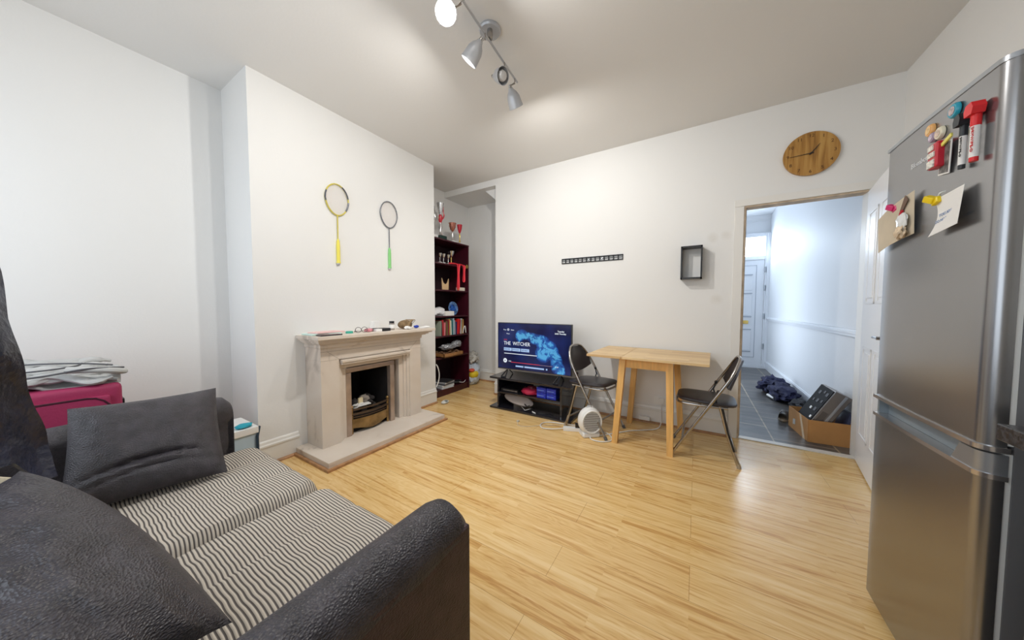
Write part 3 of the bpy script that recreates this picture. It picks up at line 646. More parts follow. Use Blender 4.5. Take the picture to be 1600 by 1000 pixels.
racket(1.980, 2.187, 0, (mat('racket_grey', (.16, .17, .19), .3),), mat('racket_grey', (.2, .2, .2)), mat('grip_green', (.25, .62, .22), .7), 'badminton racket with a dark grey frame and green grip hanging on the wall', .985)

# ------------------------------------------------------------------ ceiling spotlight bar
sl = thing('ceiling_spotlight', 'grey ceiling spotlight bar with a round plate and four adjustable heads', 'light', (-1.07, 1.52, H-.09))
b = MB(); b.lathe([(0, 0), (.062, 0), (.064, -.012), (.058, -.020), (0, -.022)][::-1], 32, Matrix.Translation((-1.08, 1.52, H))); b.build('ceiling_plate', grey_spot, sl)
b = MB(); b.lathe([(.016, 0), (.018, -.03), (.016, -.05)], 16, Matrix.Translation((-1.07, 1.505, H-.02))); b.build('stem', chrome, sl)
BZ = 2.705
b = MB(); b.tube([(-1.035, 1.02, BZ), (-1.075, 1.49, BZ), (-1.105, 1.88, BZ)], .0065, 10, smooth=6); b.build('bar', grey_spot, sl)
bulb_on = mat('bulb_lit', (1, 1, 1), .4, emit=(1, .97, .92), estr=14)
bulb_off = mat('bulb_unlit', (.62, .60, .58), .5)
def spot(i, base, mouth, lit, power):
    base = Vector(base); mouth = Vector(mouth); ax = (mouth-base).normalized()
    q = ax.to_track_quat('Z', 'Y').to_matrix().to_4x4(); T = Matrix.Translation(base) @ q
    L_ = (mouth-base).length
    hd = MB(); hd.lathe([(0, 0), (.015, 0), (.019, .012), (.034, .030), (.044, .055), (.050, L_), (.047, L_), (.041, .055), (.031, .032), (.0, .022)], 24, T, cap=False); h = hd.build('spot_head', grey_spot, sl)
    k = MB(); k.lathe([(0, -.018), (.010, -.018), (.012, 0), (.012, .004), (0, .004)], 16, T); k.build('lamp_collar', chrome, h)
    bz = .048 if lit else .05
    bb = MB(); bb.lathe([(0, .024), (.012, .026), (.018, .045), (.029, bz+.018), (.031, bz+.028), (.025, bz+.042), (.0, bz+.050)], 18, T); bb.build('bulb', bulb_on if lit else bulb_off, h)
    a = MB(); top = Vector((-1.035-.07*(base.y-1.02)/.86, base.y+.02, BZ)); m1 = top+Vector((0, 0, -.03)); bk = base-ax*.015
    a.tube([top, m1, m1*.5+bk*.5+Vector((-.022, .0, -.006)), bk], .004, 8, smooth=4); a.tube([top, top+Vector((.0, .006, -.035)), bk+Vector((0, .008, 0))], .003, 8); a.build('bracket', chrome, sl)
    if lit:
        l = bpy.data.lights.new('bulb_light', 'POINT' if i == 0 else 'SPOT'); l.energy = power; l.color = (1, .975, .93); l.shadow_soft_size = .024
        if i: l.spot_size = R(178); l.spot_blend = .8
        o = bpy.data.objects.new('bulb_light', l); COL.objects.link(o); o.location = mouth+ax*.014
        o.rotation_euler = ax.to_track_quat('-Z', 'Y').to_euler()
spot(0, (-1.125, 1.205, 2.655), (-1.080, 1.150, 2.580), True, 30)
spot(1, (-1.085, 1.435, 2.655), (-1.165, 1.425, 2.565), True, 42)
spot(2, (-1.150, 1.665, 2.630), (-1.073, 1.652, 2.595), False, 0)
spot(3, (-1.120, 1.815, 2.635), (-1.120, 1.895, 2.550), True, 50)

# ------------------------------------------------------------------ bookcase in the recess
SX0, SX1, SY0, SY1, SH = -3.095, -2.745, 2.63, 3.345, 2.0
bc = thing('bookcase', 'tall dark red mahogany bookcase standing behind the chimney breast', 'bookcase', (-2.92, 2.99, 0))
b = MB(); b.box(SX0, SX1, SY0, SY0+.018, 0, SH-.018); b.build('side_panel', mahog, bc, False)
b = MB(); b.box(SX0, SX1, SY1-.018, SY1, 0, SH-.018); b.build('side_panel', mahog, bc, False)
b = MB(); b.box(SX0, SX1+.003, SY0-.003, SY1+.003, SH-.018, SH, .002); b.build('top_panel', mahog, bc, False)
b = MB(); b.box(SX0, SX0+.006, SY0, SY1, .07, SH); b.build('back_panel', mat('dark_back', (.03, .012, .018), .5), bc, False)
b = MB(); b.box(SX1-.03, SX1-.014, SY0+.018, SY1-.018, 0, .07); b.build('plinth', mahog, bc, False)
SHELF = [1.70, 1.365, 1.03, .775, .50, .085]
for z in SHELF:
    b = MB(); b.box(SX0+.006, SX1-.004, SY0+.018, SY1-.018, z-.018, z, .001); b.build('shelf', mahog, bc, False)

def cup(name, x, y, z, h, body, bowl, label, group, red=None, base_m=None, flare=.05, handles=True, base=True):
    t = thing(name, label, 'trophy', (x, y, z), 0, group)
    T = Matrix.Translation((x, y, z)); r = flare
    if base:
        b = MB(); b.box(x-r*.7, x+r*.7, y-r*.7, y+r*.7, z, z+h*.12, .003); b.build('base', base_m or plast_b, t)
    z0 = h*.12 if base else 0
    b = MB(); b.lathe([(r*.5, z0), (r*.28, z0+h*.06), (r*.16, h*.35), (r*.28, h*.5), (r*.18, h*.58)], 16, T); b.build('stem', body, t)
    b = MB(); b.lathe([(r*.18, h*.58), (r*.5, h*.66), (r*.78, h*.8), (r*.95, h*.97), (r, h), (r*.9, h), (r*.7, h*.8), (0, h*.68)], 16, T); b.build('bowl', bowl, t)
    if handles:
        for s in (-1, 1):
            b = MB(); b.tube([(x, y+s*r*.85, z+h*.93), (x, y+s*r*1.35, z+h*.86), (x, y+s*r*1.15, z+h*.68), (x, y+s*r*.45, z+h*.62)], .0035, 6, smooth=4); b.build('handle', body, t)
    if red:
        b = MB(); b.tube([(x+.012, y+.02, z+h*.9), (x+.03, y+.03, z+h*.7), (x+.028, y+.01, z+h*.45)], [.007, .013, .005], 8, smooth=3); b.build('ribbon', red, t)
    return t
TG = 'trophies on top of the bookcase'
redm = mat('trophy_red', (.55, .02, .04), .3)
# tall figure-like trophies
def tall_trophy(x, y, z, h, label, red, base_m):
    t = thing('trophy', label, 'trophy', (x, y, z), 0, TG); T = Matrix.Translation((x, y, z))
    b = MB(); b.box(x-.06, x+.06, y-.055, y+.055, z, z+.055, .003); b.build('base', base_m, t)
    b = MB(); b.lathe([(.045, .055), (.022, .075), (.012, .12), (.024, .17), (.012, .2), (.014, h*.48)], 16, T); b.build('stem', silver, t)
    b = MB(); b.lathe([(.014, h*.48), (.026, h*.55), (.028, h*.66), (.014, h*.7)], 16, T); b.build('collar', redm if red else silver, t)
    b = MB(); b.lathe([(.014, h*.68), (.03, h*.8), (.045, h*.97), (.048, h), (.04, h), (0, h*.8)], 16, T); b.build('bowl', silver, t)
    for s in (-1, 1):
        b = MB(); b.tube([(x, y+s*.02, z+h*.55), (x+.01, y+s*.055, z+h*.68), (x+.01, y+s*.045, z+h*.8), (x, y+s*.06, z+h*.94)], [.004, .009, .006, .003], 8, smooth=4); b.build('wing', redm if (red and s > 0) else silver, t)
    return t
tall_trophy(-2.845, 2.90, SH, .47, 'tallest silver trophy with a red collar and wing on a dark green base', True, mat('dark_green_base', (.01, .035, .03), .3))
tall_trophy(-2.88, 2.78, SH, .40, 'silver trophy half hidden by the chimney corner on top of the bookcase', False, mat('marble_white', (.8, .8, .78), .3))
t = cup('trophy', -2.84, 3.12, SH, .27, silver, mat('copper_bowl', (.55, .22, .16), .25, .8), 'silver trophy with a copper coloured bowl on top of the bookcase', TG, base_m=mat('marble_white', (.8, .8, .78)), flare=.052)
cup('trophy', -2.84, 3.265, SH, .28, gold, redm, 'slim gold trophy with a red flower bowl at the right end of the bookcase top', TG, base_m=mat('marble_white', (.8, .8, .78)), flare=.038, handles=False)
SG = 'small cups on the upper shelf'
for i, y in enumerate((2.84, 2.905, 2.99)):
    cup('small_cup', -2.80, y, SHELF[0], .125, silver, silver, ['small silver cup nearest the chimney corner on the upper shelf', 'middle small silver cup on the upper shelf', 'small silver cup beside the gold stemmed cup on the upper shelf'][i], SG, base_m=mat('marble_white', (.8, .8, .78)), flare=.027, handles=False)
cup('small_cup', -2.84, 3.09, SHELF[0], .19, gold, silver, 'larger cup with a gold stem and wide silver bowl on the upper shelf', SG, base_m=gold, flare=.046, handles=False)
b = MB(); b.box(-2.83, -2.78, 3.16, 3.215, SHELF[0], SHELF[0]+.03, .002); b.build('white_block', paper, None, False, 'small white block on the upper shelf behind the red ribbon', 'box')
def ribbon_medal(y0, y1, zdrop, label, medal):
    t = thing('medal', label, 'medal', (-2.75, (y0+y1)/2, SHELF[0]), 0, 'medals on red ribbons on the upper shelf')
    b = MB(); x = -2.738
    pts = [(-2.80, y0-.03, SHELF[0]+.010), (-2.765, y0, SHELF[0]+.012), (x, y0+.01, SHELF[0]-.005), (x, y0+.015, SHELF[0]-zdrop*.5), (x-.004, y0+.008, SHELF[0]-zdrop), (x, y0+.035, SHELF[0]-zdrop*.98), (x+.002, y0+.032, SHELF[0]-zdrop*.4), (x, y0+.045, SHELF[0]-.005), (-2.765, y1, SHELF[0]+.014)]
    b.tube(pts, .013, 8, smooth=5, flat=.35); b.tube([(-2.78, y0-.11, SHELF[0]+.012), (-2.765, y0-.03, SHELF[0]+.018), (-2.77, y1, SHELF[0]+.014)], .015, 8, smooth=5, flat=.7); b.build('ribbon', red_cloth, t)
    b = MB()
    if medal: b.lathe([(0, 0), (.026, 0), (.026, .004), (0, .004)], 20, Matrix.Translation((-2.742, y1+.045, SHELF[0]+.002)) @ Matrix.Rotation(R(90), 4, 'Y'))
    else: b.lathe([(0, 0), (.014, 0), (.014, .004), (0, .004)], 16, Matrix.Translation((-2.738, y0+.022, SHELF[0]-zdrop-.01)) @ Matrix.Rotation(R(90), 4, 'Y'))
    b.build('medal_disc', gold, t)
ribbon_medal(3.09, 3.16, .31, 'long red ribbon loop hanging over the upper shelf edge', False)
ribbon_medal(3.205, 3.25, .20, 'shorter red ribbon loop with a round gold medal on the shelf edge', True)
# shelf 2
b = MB(); yc = 2.925; z = SHELF[1]
b.poly([(-2.80, yc-.055, z), (-2.80, yc+.055, z), (-2.80, yc+.062, z+.15), (-2.80, yc+.035, z+.09), (-2.80, yc, z+.07), (-2.80, yc-.035, z+.09), (-2.80, yc-.062, z+.15)], (.012, 0, 0)); b.build('wooden_award', mat('birch_ply', (.66, .45, .25), .5), None, False, 'pale wooden U shaped award standing on the second shelf', 'award')
b = MB(); b.box(-2.82, -2.755, 3.16, 3.27, z, z+.045, .003); b.build('small_box', mat('cream_card', (.78, .72, .60), .6), None, True, 'small cream box under the red ribbons on the second shelf', 'box')
# shelf 3
z = SHELF[2]
b = MB(); b.blob((-2.84, 2.84, z+.05), (.06, .10, .06), 3, .2, 6, 2, flat=z); b.build('plastic_bag', mat('white_film', (.78, .78, .80), .35), None, True, 'crumpled white plastic bag beside the white box on the third shelf', 'bag')
b = MB(); b.box(-2.82, -2.755, 2.89, 3.05, z, z+.06, .004); b.build('white_carton', paper, None, True, 'low white carton on the third shelf in front of the blue plate', 'box')
t = thing('decorative_plate', 'round blue patterned plate standing upright on the third shelf', 'plate', (-2.86, 3.13, z))
pl = Matrix.Translation((-2.84, 3.11, z+.095)) @ Matrix.Rotation(R(82), 4, 'Y')
b = MB(); b.lathe([(0, 0), (.058, 0), (.092, .012), (.092, .015), (.056, .005), (0, .005)], 32, pl); b.build('plate_rim', mat('plate_blue', (.10, .20, .42), .25, var=.7, vscale=40), t)
b = MB(); b.lathe([(0, .0055), (.055, .0055), (.055, .0075), (0, .0075)], 32, pl); b.build('plate_centre', mat('plate_centre_blue', (.02, .09, .38), .25, var=.9, vscale=30), t)
b = MB(); b.box(-2.87, -2.80, 3.08, 3.15, z, z+.012, .002); b.build('plate_stand', plast_b, t)
# shelf 4 books
z = SHELF[3]; y = 2.81
cols = [('pale green', (.45, .52, .42)), ('dark', (.05, .03, .04)), ('red', (.55, .03, .04)), ('pink spined', (.75, .22, .25)), ('brown', (.14, .07, .04)), ('olive', (.22, .20, .08)), ('maroon', (.30, .04, .05)), ('yellow', (.75, .52, .08)), ('white', (.75, .74, .70)), ('teal', (.03, .22, .22)), ('light blue', (.42, .55, .66)), ('grey', (.42, .44, .46)), ('navy', (.03, .04, .16)), ('bright red', (.72, .02, .02)), ('crimson', (.50, .01, .03)), ('silver', (.6, .6, .58)), ('tan', (.45, .26, .10)), ('ochre', (.62, .36, .10))]
for i, (cn, c) in enumerate(cols):
    wd = [.013, .018, .022, .026, .020, .018, .024, .016, .026, .018, .026, .022, .02, .034, .022, .03, .026, .02][i]
    h = [.19, .17, .20, .17, .19, .18, .205, .21, .19, .20, .22, .19, .17, .21, .20, .21, .19, .20][i]
    lean = -.10 if 12 < i < 16 else (.03*((i*7) % 3-1))
    t = thing('book', f'{cn} book in the row on the fourth shelf', 'book', (-2.84, y, z), 0, 'books on the fourth shelf')
    if cn == 'red': t['label'] = 'plain red book left of the pink spined book on the fourth shelf'
    if cn == 'white': t['label'] = 'white book between the yellow and teal books on the fourth shelf'
    TT = Matrix.Translation((-2.84, y+wd/2, z)) @ Matrix.Rotation(lean, 4, 'X') @ Matrix.Translation((0, 0, abs(lean)*wd*.5))
    cm = mat('book_cover_'+cn.replace(' ', '_'), c, .5)
    b = MB(); b.box(-.065, .07, -wd/2, -wd/2+.002, 0, h, mat=TT); b.box(-.065, .07, wd/2-.002, wd/2, 0, h, mat=TT); b.box(.067, .07, -wd/2, wd/2, 0, h, mat=TT); b.build('cover', cm, t, False)
    b = MB(); b.box(-.06, .067, -wd/2+.002, wd/2-.002, .004, h-.004, mat=TT); b.build('pages', paper, t, False)
    y += wd+.003
b = MB(); b.tube([(-2.765, 3.235, z+.01), (-2.757, 3.25, z+.09), (-2.757, 3.275, z+.10), (-2.757, 3.285, z+.04), (-2.76, 3.29, z+.012)], .006, 8, smooth=4); b.build('white_strap', paper, None, True, 'looped white strap hanging in front of the ochre book', 'strap')
# shelf 5: tray with silver bags
z = SHELF[4]
t = thing('wooden_tray', 'shallow brown wooden tray full of clutter on the fifth shelf', 'tray', (-2.83, 2.98, z))
wt = mat('tray_wood', (.36, .17, .06), .5, var=.3, vscale=20)
b = MB(); b.box(-2.92, -2.70, 2.80, 3.16, z, z+.010); b.box(-2.712, -2.70, 2.80, 3.16, z, z+.05, .002); b.box(-2.92, -2.70, 2.80, 2.81, z, z+.05); b.box(-2.92, -2.70, 3.15, 3.16, z, z+.05); b.build('tray_frame', wt, t)
b = MB()
for i in range(40): b.blob((-2.90+.17*random.random(), 2.83+.30*random.random(), z+.035+.03*random.random()), (.016, .020, .012), 1, .3, 5, i*3.1)
b.build('dried_clutter', mat('cone_brown', (.16, .08, .04), .8, bump=1, bscale=80, var=.5, vscale=60), t, kind='stuff')
foil = mat('silver_foil', (.62, .63, .66), .28, .75, bump=.6, bscale=18)
b = MB(); b.blob((-2.82, 3.00, z+.115), (.06, .13, .035), 4, .22, 9, 1.3); b.build('foil_bag', foil, None, True, 'crumpled silver foil bag lying on the brown clutter in the tray', 'bag')
b = MB(); b.blob((-2.83, 3.17, z+.14), (.045, .085, .045), 4, .22, 9, 5.3, mat=Matrix.Translation((0, 0, 0))); b.build('foil_bag', foil, None, True, 'crumpled clear and silver bag propped at the right of the tray', 'bag')
# bottom shelf
z = SHELF[5]
mags = [(.22, .20, .012, (.55, .57, .60)), (.20, .21, .030, (.62, .64, .66)), (.21, .20, .014, (.10, .10, .11)), (.19, .20, .016, (.50, .50, .52)), (.2, .18, .010, (.04, .04, .045))]
nm = ['pale grey magazine at the bottom of the pile on the lowest shelf', 'thick light grey folder second from the bottom of the pile', 'black magazine in the middle of the pile on the lowest shelf', 'mid grey magazine second from the top of the pile', 'thin black magazine on top of the pile on the lowest shelf']
zz = z
for i, (a, c, h, cc) in enumerate(mags):
    b = MB(); b.box(-a/2, a/2, -c/2, c/2, 0, h, .002, mat=Matrix.Translation((-2.86, 2.93+.01*i, zz)) @ Matrix.Rotation(.08*i-.12, 4, 'Z')); b.build('magazine', mat(f'magazine_{i}', cc, .35), None, True, nm[i], 'magazine', 'magazines piled on the lowest shelf'); zz += h+.0006
t = thing('games_controller', 'black gadget with a white cable on the right of the lowest shelf', 'controller', (-2.82, 3.18, z))
b = MB(); b.blob((-2.82, 3.18, z+.025), (.04, .07, .025), 3, .12, 5, 8, flat=z); b.build('body', plast_b, t)
b = MB(); b.tube([(-2.80, 3.15, z+.03), (-2.765, 3.19, z+.02), (-2.76, 3.24, z+.012), (-2.77, 3.29, z+.03)], .004, 6, smooth=4); b.build('cable', plast_w, t)
# bags beside the bookcase
t = thing('carrier_bag', 'full pale blue carrier bag with a yellow patch beside the bookcase', 'bag', (-2.85, 3.53, 0))
b = MB(); b.blob((-2.845, 3.52, .15), (.125, .125, .17), 4, .13, 6, 2.2, flat=.001); b.build('bag_body', mat('pale_blue_film', (.60, .68, .78), .4, bump=.8, bscale=16), t)
b = MB(); b.blob((-2.775, 3.48, .16), (.07, .08, .055), 3, .06, 5, 3.2); b.build('yellow_print', mat('yellow_print', (.80, .60, .03), .4), t)
b = MB(); b.blob((-2.79, 3.44, .225), (.055, .05, .025), 3, .1, 5, 3.8); b.build('red_print', mat('red_print', (.75, .10, .05), .4), t)
b = MB(); b.blob((-2.86, 3.52, .38), (.11, .12, .10), 4, .2, 7, 7.7, flat=.29); b.build('paper_bag', mat('crumpled_grey_bag', (.48, .46, .42), .6, bump=.8, bscale=18, var=.45, vscale=7), None, True, 'crumpled grey and tan bag stacked on the pale blue carrier bag', 'bag')
# gadget on the floor by the chimney corner and white cable on the corner
t = thing('computer_mouse', 'small white and grey computer mouse on the floor by the chimney corner', 'computer mouse', (-2.52, 2.62, 0))
b = MB(); b.blob((-2.53, 2.63, .018), (.036, .055, .022), 3, .02, 3, 1, flat=.001); b.build('shell', mat('mouse_white', (.62, .64, .62), .35), t)
b = MB(); b.blob((-2.515, 2.63, .032), (.022, .026, .010), 2, .02, 3, 1); b.build('button_panel', mat('mouse_grey', (.2, .22, .22), .4), t)
b = MB(); b.tube([(XC+.01, 2.602, .19), (XC+.02, 2.63, .26), (XC+.02, 2.64, .34), (XC+.02, 2.62, .42), (XC+.008, 2.603, .46)], .006, 8, smooth=5); b.build('white_cable', plast_w, None, True, 'short white cable looping out behind the chimney corner', 'cable')

# ------------------------------------------------------------------ television on its stand
ts = thing('tv_stand', 'low glossy black television stand with two open shelves', 'tv stand', (-1.55, 3.0, 0))
Y0, Y1 = 2.80, 3.19
b = MB(); b.box(-2.0, -1.03, Y0, Y1, .338, .360, .003); b.build('top_panel', black_gloss, ts)
b = MB(); b.box(-2.0, -1.03, Y0, Y1, 0.0, .022, .003); b.build('base_panel', black_gloss, ts)
b = MB(); b.box(-1.90, -1.15, Y0+.035, Y1-.03, .175, .192, .002); b.build('shelf', black_gloss, ts)
b = MB(); b.box(-1.915, -1.897, Y0+.03, Y1-.03, .022, .338); b.build('side_panel', black_gloss, ts)
b = MB(); b.box(-1.155, -1.137, Y0+.03, Y1-.03, .022, .338); b.build('side_panel', black_gloss, ts)
b = MB(); b.box(-1.90, -1.62, Y1-.045, Y1-.035, .19, .338); b.build('back_panel', black_gloss, ts)
for x, z in ((-1.906, .18), (-1.906, .03), (-1.146, .03)):
    b = MB(); b.lathe([(0, 0), (.006, 0), (.005, .003), (0, .004)], 10, Matrix.Translation((x, Y0+.03, z)) @ Matrix.Rotation(R(90), 4, 'X')); b.build('screw', silver, ts)
tv = thing('television', 'flat screen television showing a dark blue title screen with white writing', 'television', (-1.52, 2.93, .36))
TX0, TX1, TZ0, TZ1, TY = -1.975, -1.075, .435, .968, 2.93
b = MB(); b.box(TX0, TX1, TY, TY+.035, TZ0, TZ1, .004); b.box(TX0+.15, TX1-.15, TY+.03, TY+.07, TZ0+.03, TZ0+.35, .01); b.build('casing', plast_b, tv)
b = MB(); b.box(TX0, TX1, TY-.002, TY+.01, TZ0-.004, TZ0+.006, .001); b.build('lower_edge', mat('gunmetal', (.25, .24, .25), .3, .8), tv)
# the screen keeps its own origin (centre bottom) so its picture is laid out in its own coordinates
scr = bpy.data.objects.new('screen', None)
b = MB(); b.box(TX0+.008, TX1-.008, TY-.0025, TY, TZ0+.012, TZ1-.008)
scrm = screen_mat(); screen = b.build('screen', scrm, tv, False)
# object coordinates of the screen = parent space: x from -.455..., z from .075
tw = mat('screen_white', (.1, .1, .1), .5, emit=(.85, .93, 1), estr=.85)
tr = mat('screen_red', (.1, .01, .01), .5, emit=(.8, .05, .08), estr=.7)
tl = mat('screen_pale', (.1, .1, .1), .5, emit=(.35, .55, .9), estr=.8)
def sxz(u, v): return (TX0+u*(TX1-TX0), TY-.0032, TZ1-v*(TZ1-TZ0))
def stext(body, u, v, size, m, name='screen_text', xs=1.0, bold=0):
    x, y, z = sxz(u, v); b = MB(); b.text(body, size, Matrix.Translation((x, y, z)) @ Matrix.Rotation(R(90), 4, 'X'), .0004, xs=xs, bold=bold); return b.build(name, m, screen, False)
stext('THE  WITCHER', .095, .475, .058, tw, xs=.86)
stext('SERIES', .095, .375, .016, tr)
for i, tx in enumerate(('RESUME', 'EPISODE', 'DETAILS')):
    u = .095+.125*i
    x, y, z = sxz(u, .60); b = MB(); b.box(x, x+.105, y-.0002, y+.0004, z, z+.034); b.build('screen_button', tl, screen, False)
    x, y, z = sxz(u+.008, .583); b = MB(); b.text(tx, .021, Matrix.Translation((x, y-.0006, z)) @ Matrix.Rotation(R(90), 4, 'X'), .0003); b.build('screen_text', mat('screen_ink', (.01, .03, .12), .5), screen, False)
b = MB(); x, y, z = sxz(.10, .665); b.box(x, x+.42, y, y+.0004, z, z+.007); b.build('screen_line', tw, screen, False)
b = MB(); x, y, z = sxz(.20, .845); b.box(x, x+.37, y, y+.0004, z, z+.006); b.build('progress_bar', tr, screen, False)
b = MB(); x, y, z = sxz(.60, .845); b.box(x, x+.15, y, y+.0004, z, z+.004); b.build('progress_bar', mat('screen_dim', (.1, .1, .1), .5, emit=(.30, .18, .30), estr=.6), screen, False)
b = MB(); x, y, z = sxz(.115, .815); b.lathe([(0, 0), (.025, 0), (.025, .0006), (0, .0006)], 24, Matrix.Translation((x, y, z)) @ Matrix.Rotation(R(90), 4, 'X')); b.build('play_button', tw, screen, False)
b = MB(); b.poly([(x-.007, y-.0012, z-.010), (x-.007, y-.0012, z+.010), (x+.011, y-.0012, z)], (0, .0003, 0)); b.build('play_arrow', mat('screen_ink', (.01, .03, .12)), screen, False)
for (u, wd) in ((.27, .10), (.395, .20), (.60, .055), (.685, .018)):
    b = MB(); x, y, z = sxz(u, .93); b.box(x, x+wd, y, y+.0004, z, z+.017); b.build('screen_button', tl, screen, False)
stext('Prev', .09, .165, .02, tw); stext('O', .145, .17, .034, tw, bold=.001); stext('Next', .20, .165, .02, tw); stext('Menu', .135, .245, .018, tw)
stext('Tuesday', .83, .155, .022, tw, bold=.0005); stext('20:55 Thursday', .795, .20, .020, tw, bold=.0005)
stext('0:00', .165, .835, .02, tw); stext('45:00', .80, .855, .018, tw)
for x0, sx in ((TX0+.13, 1), (TX1-.13, -1)):
    b = MB(); b.tube([(x0, TY+.02, .44), (x0-sx*.02, TY-.10, .365)], .007, 8); b.tube([(x0, TY+.02, .44), (x0+sx*.03, TY-.09, .365)], .007, 8); b.tube([(x0, TY+.02, .44), (x0, TY+.12, .365)], .007, 8); b.tube([(x0-sx*.02, TY-.10, .366), (x0+sx*.03, TY-.09, .366)], .006, 8); b.build('foot', plast_b, tv)
# things on the stand
t = thing('set_top_box', 'flat black set top box on the left of the tv stand shelf', 'set top box', (-1.77, 2.97, .192))
b = MB(); b.box(-1.89, -1.67, 2.87, 3.08, .192, .225, .004); b.build('case', plast_b, t); b = MB(); b.box(-1.86, -1.70, 2.868, 2.871, .205, .210); b.box(-1.70, -1.68, 2.866, 2.871, .203, .213, .002); b.build('front_strip', steel_h, t)
t = thing('zipped_pouch', 'crimson and pink pouch on the middle of the tv stand shelf', 'pouch', (-1.55, 2.90, .192))
b = MB(); b.blob((-1.545, 2.91, .225), (.105, .06, .040), 3, .12, 5, 3, flat=.193); b.build('pouch_body', mat('crimson', (.50, .015, .07), .55), t)
b = MB(); b.blob((-1.53, 2.93, .262), (.055, .045, .022), 3, .15, 6, 2); b.build('pouch_flap', mat('dark_red', (.14, .008, .02), .5), t)
blue = mat('packet_blue', (.012, .03, .42), .35, var=.35, vscale=30)
bl = ['lower left blue packet on the tv stand shelf', 'lower right blue packet on the tv stand shelf', 'upper left blue packet on the tv stand shelf', 'upper right blue packet on the tv stand shelf']
for i, (x, z) in enumerate(((-1.375, .192), (-1.262, .192), (-1.375, .248), (-1.262, .248))):
    t = thing('tissue_packet', bl[i], 'packet', (x, 2.90, z), 0, 'blue packets on the tv stand shelf')
    b = MB(); b.box(x-.053, x+.053, 2.85, 2.96, z+.0005, z+.054, .006); b.build('wrapper', blue, t); b = MB(); b.box(x-.045, x+.03, 2.8488, 2.851, z+.022, z+.028); b.build('print_line', mat('packet_pale', (.2, .35, .8), .4), t, False)
t = thing('oval_board', 'long pale grey oval board leaning in the bottom of the tv stand', 'board', (-1.70, 2.90, .05))
b = MB(); b.lathe([(0, 0), (.9, 0), (1, .012), (.9, .024), (0, .024)], 32, Matrix.Translation((-1.69, 2.93, .10)) @ Matrix.Rotation(R(8), 4, 'Y') @ Matrix.Rotation(R(58), 4, 'X') @ Matrix.Diagonal((.185, .062, 1, 1))); b.build('board_face', mat('warm_grey', (.42, .36, .33), .5), t)
WMfix = None
t = thing('folding_tripod', 'small silver folding tripod on the base of the tv stand', 'tripod', (-1.55, 2.87, .022))
b = MB(); b.tube([(-1.62, 2.86, .06), (-1.56, 2.84, .03), (-1.50, 2.87, .05)], .006, 6); b.build('leg', chrome, t)
b = MB(); b.tube([(-1.57, 2.87, .028), (-1.51, 2.85, .065), (-1.49, 2.88, .04)], .006, 6); b.build('leg', chrome, t)
b = MB(); b.tube([(-1.60, 2.90, .075), (-1.55, 2.86, .07), (-1.52, 2.87, .08)], .007, 6); b.build('leg', plast_b, t)
b = MB(); b.tube([(-1.47, 2.835, .032), (-1.425, 2.82, .028)], .006, 8); b.build('white_stick', plast_w, None, True, 'short white stick on the base of the tv stand', 'stick')
b = MB(); b.tube([(-1.40, 2.84, .026), (-1.34, 2.86, .026), (-1.30, 2.90, .026), (-1.25, 2.88, .03)], .003, 6, smooth=4); b.build('black_cable', plast_b, None, True, 'thin black cable lying on the base of the tv stand', 'cable')

# ------------------------------------------------------------------ drop-leaf table
tb = loc_thing('drop_leaf_table', 'light pine drop leaf table against the far wall with one leaf raised', 'table', (-.345, 2.90, 0), R(-2.2))
b = MB(); b.box(-.165, .445, -.335, .335, .722, .742, .004); top = b.build('tabletop', top_wood, tb)
b = MB(); b.box(-.455, -.167, -.335, .335, .722, .742, .004); b.build('table_leaf', top_wood, tb)
for (tx, ty, bx, by) in ((-.165, -.255, -.215, -.285), (.185, -.255, .205, -.290), (-.165, .255, -.215, .255), (.185, .255, .235, .255)):
    b = MB(); bm2 = bmesh.new(); s = .022
    vs = [bm2.verts.new((bx+sx*s*1.0, by+sy*s, 0)) for sx, sy in ((-1, -1), (1, -1), (1, 1), (-1, 1))]+[bm2.verts.new((tx+sx*s*1.15, ty+sy*s*1.15, .722)) for sx, sy in ((-1, -1), (1, -1), (1, 1), (-1, 1))]
    bm2.faces.new(vs[0:4][::-1]); bm2.faces.new(vs[4:8])
    for k in range(4): bm2.faces.new((vs[k], vs[(k+1) % 4], vs[4+(k+1) % 4], vs[4+k]))
    b.add(bm2); b.build('leg', pine, tb, False)
for (x0, x1, y0, y1) in ((-.155, .175, -.262, -.245), (-.155, .175, .245, .262), (-.172, -.155, -.245, .245), (.170, .187, -.245, .245)):
    b = MB(); b.box(x0, x1, y0, y1, .645, .722); b.build('apron', pine, tb, False)
b = MB(); b.box(-.38, -.16, -.02, .02, .70, .722); b.build('leaf_support', pine, tb, False)

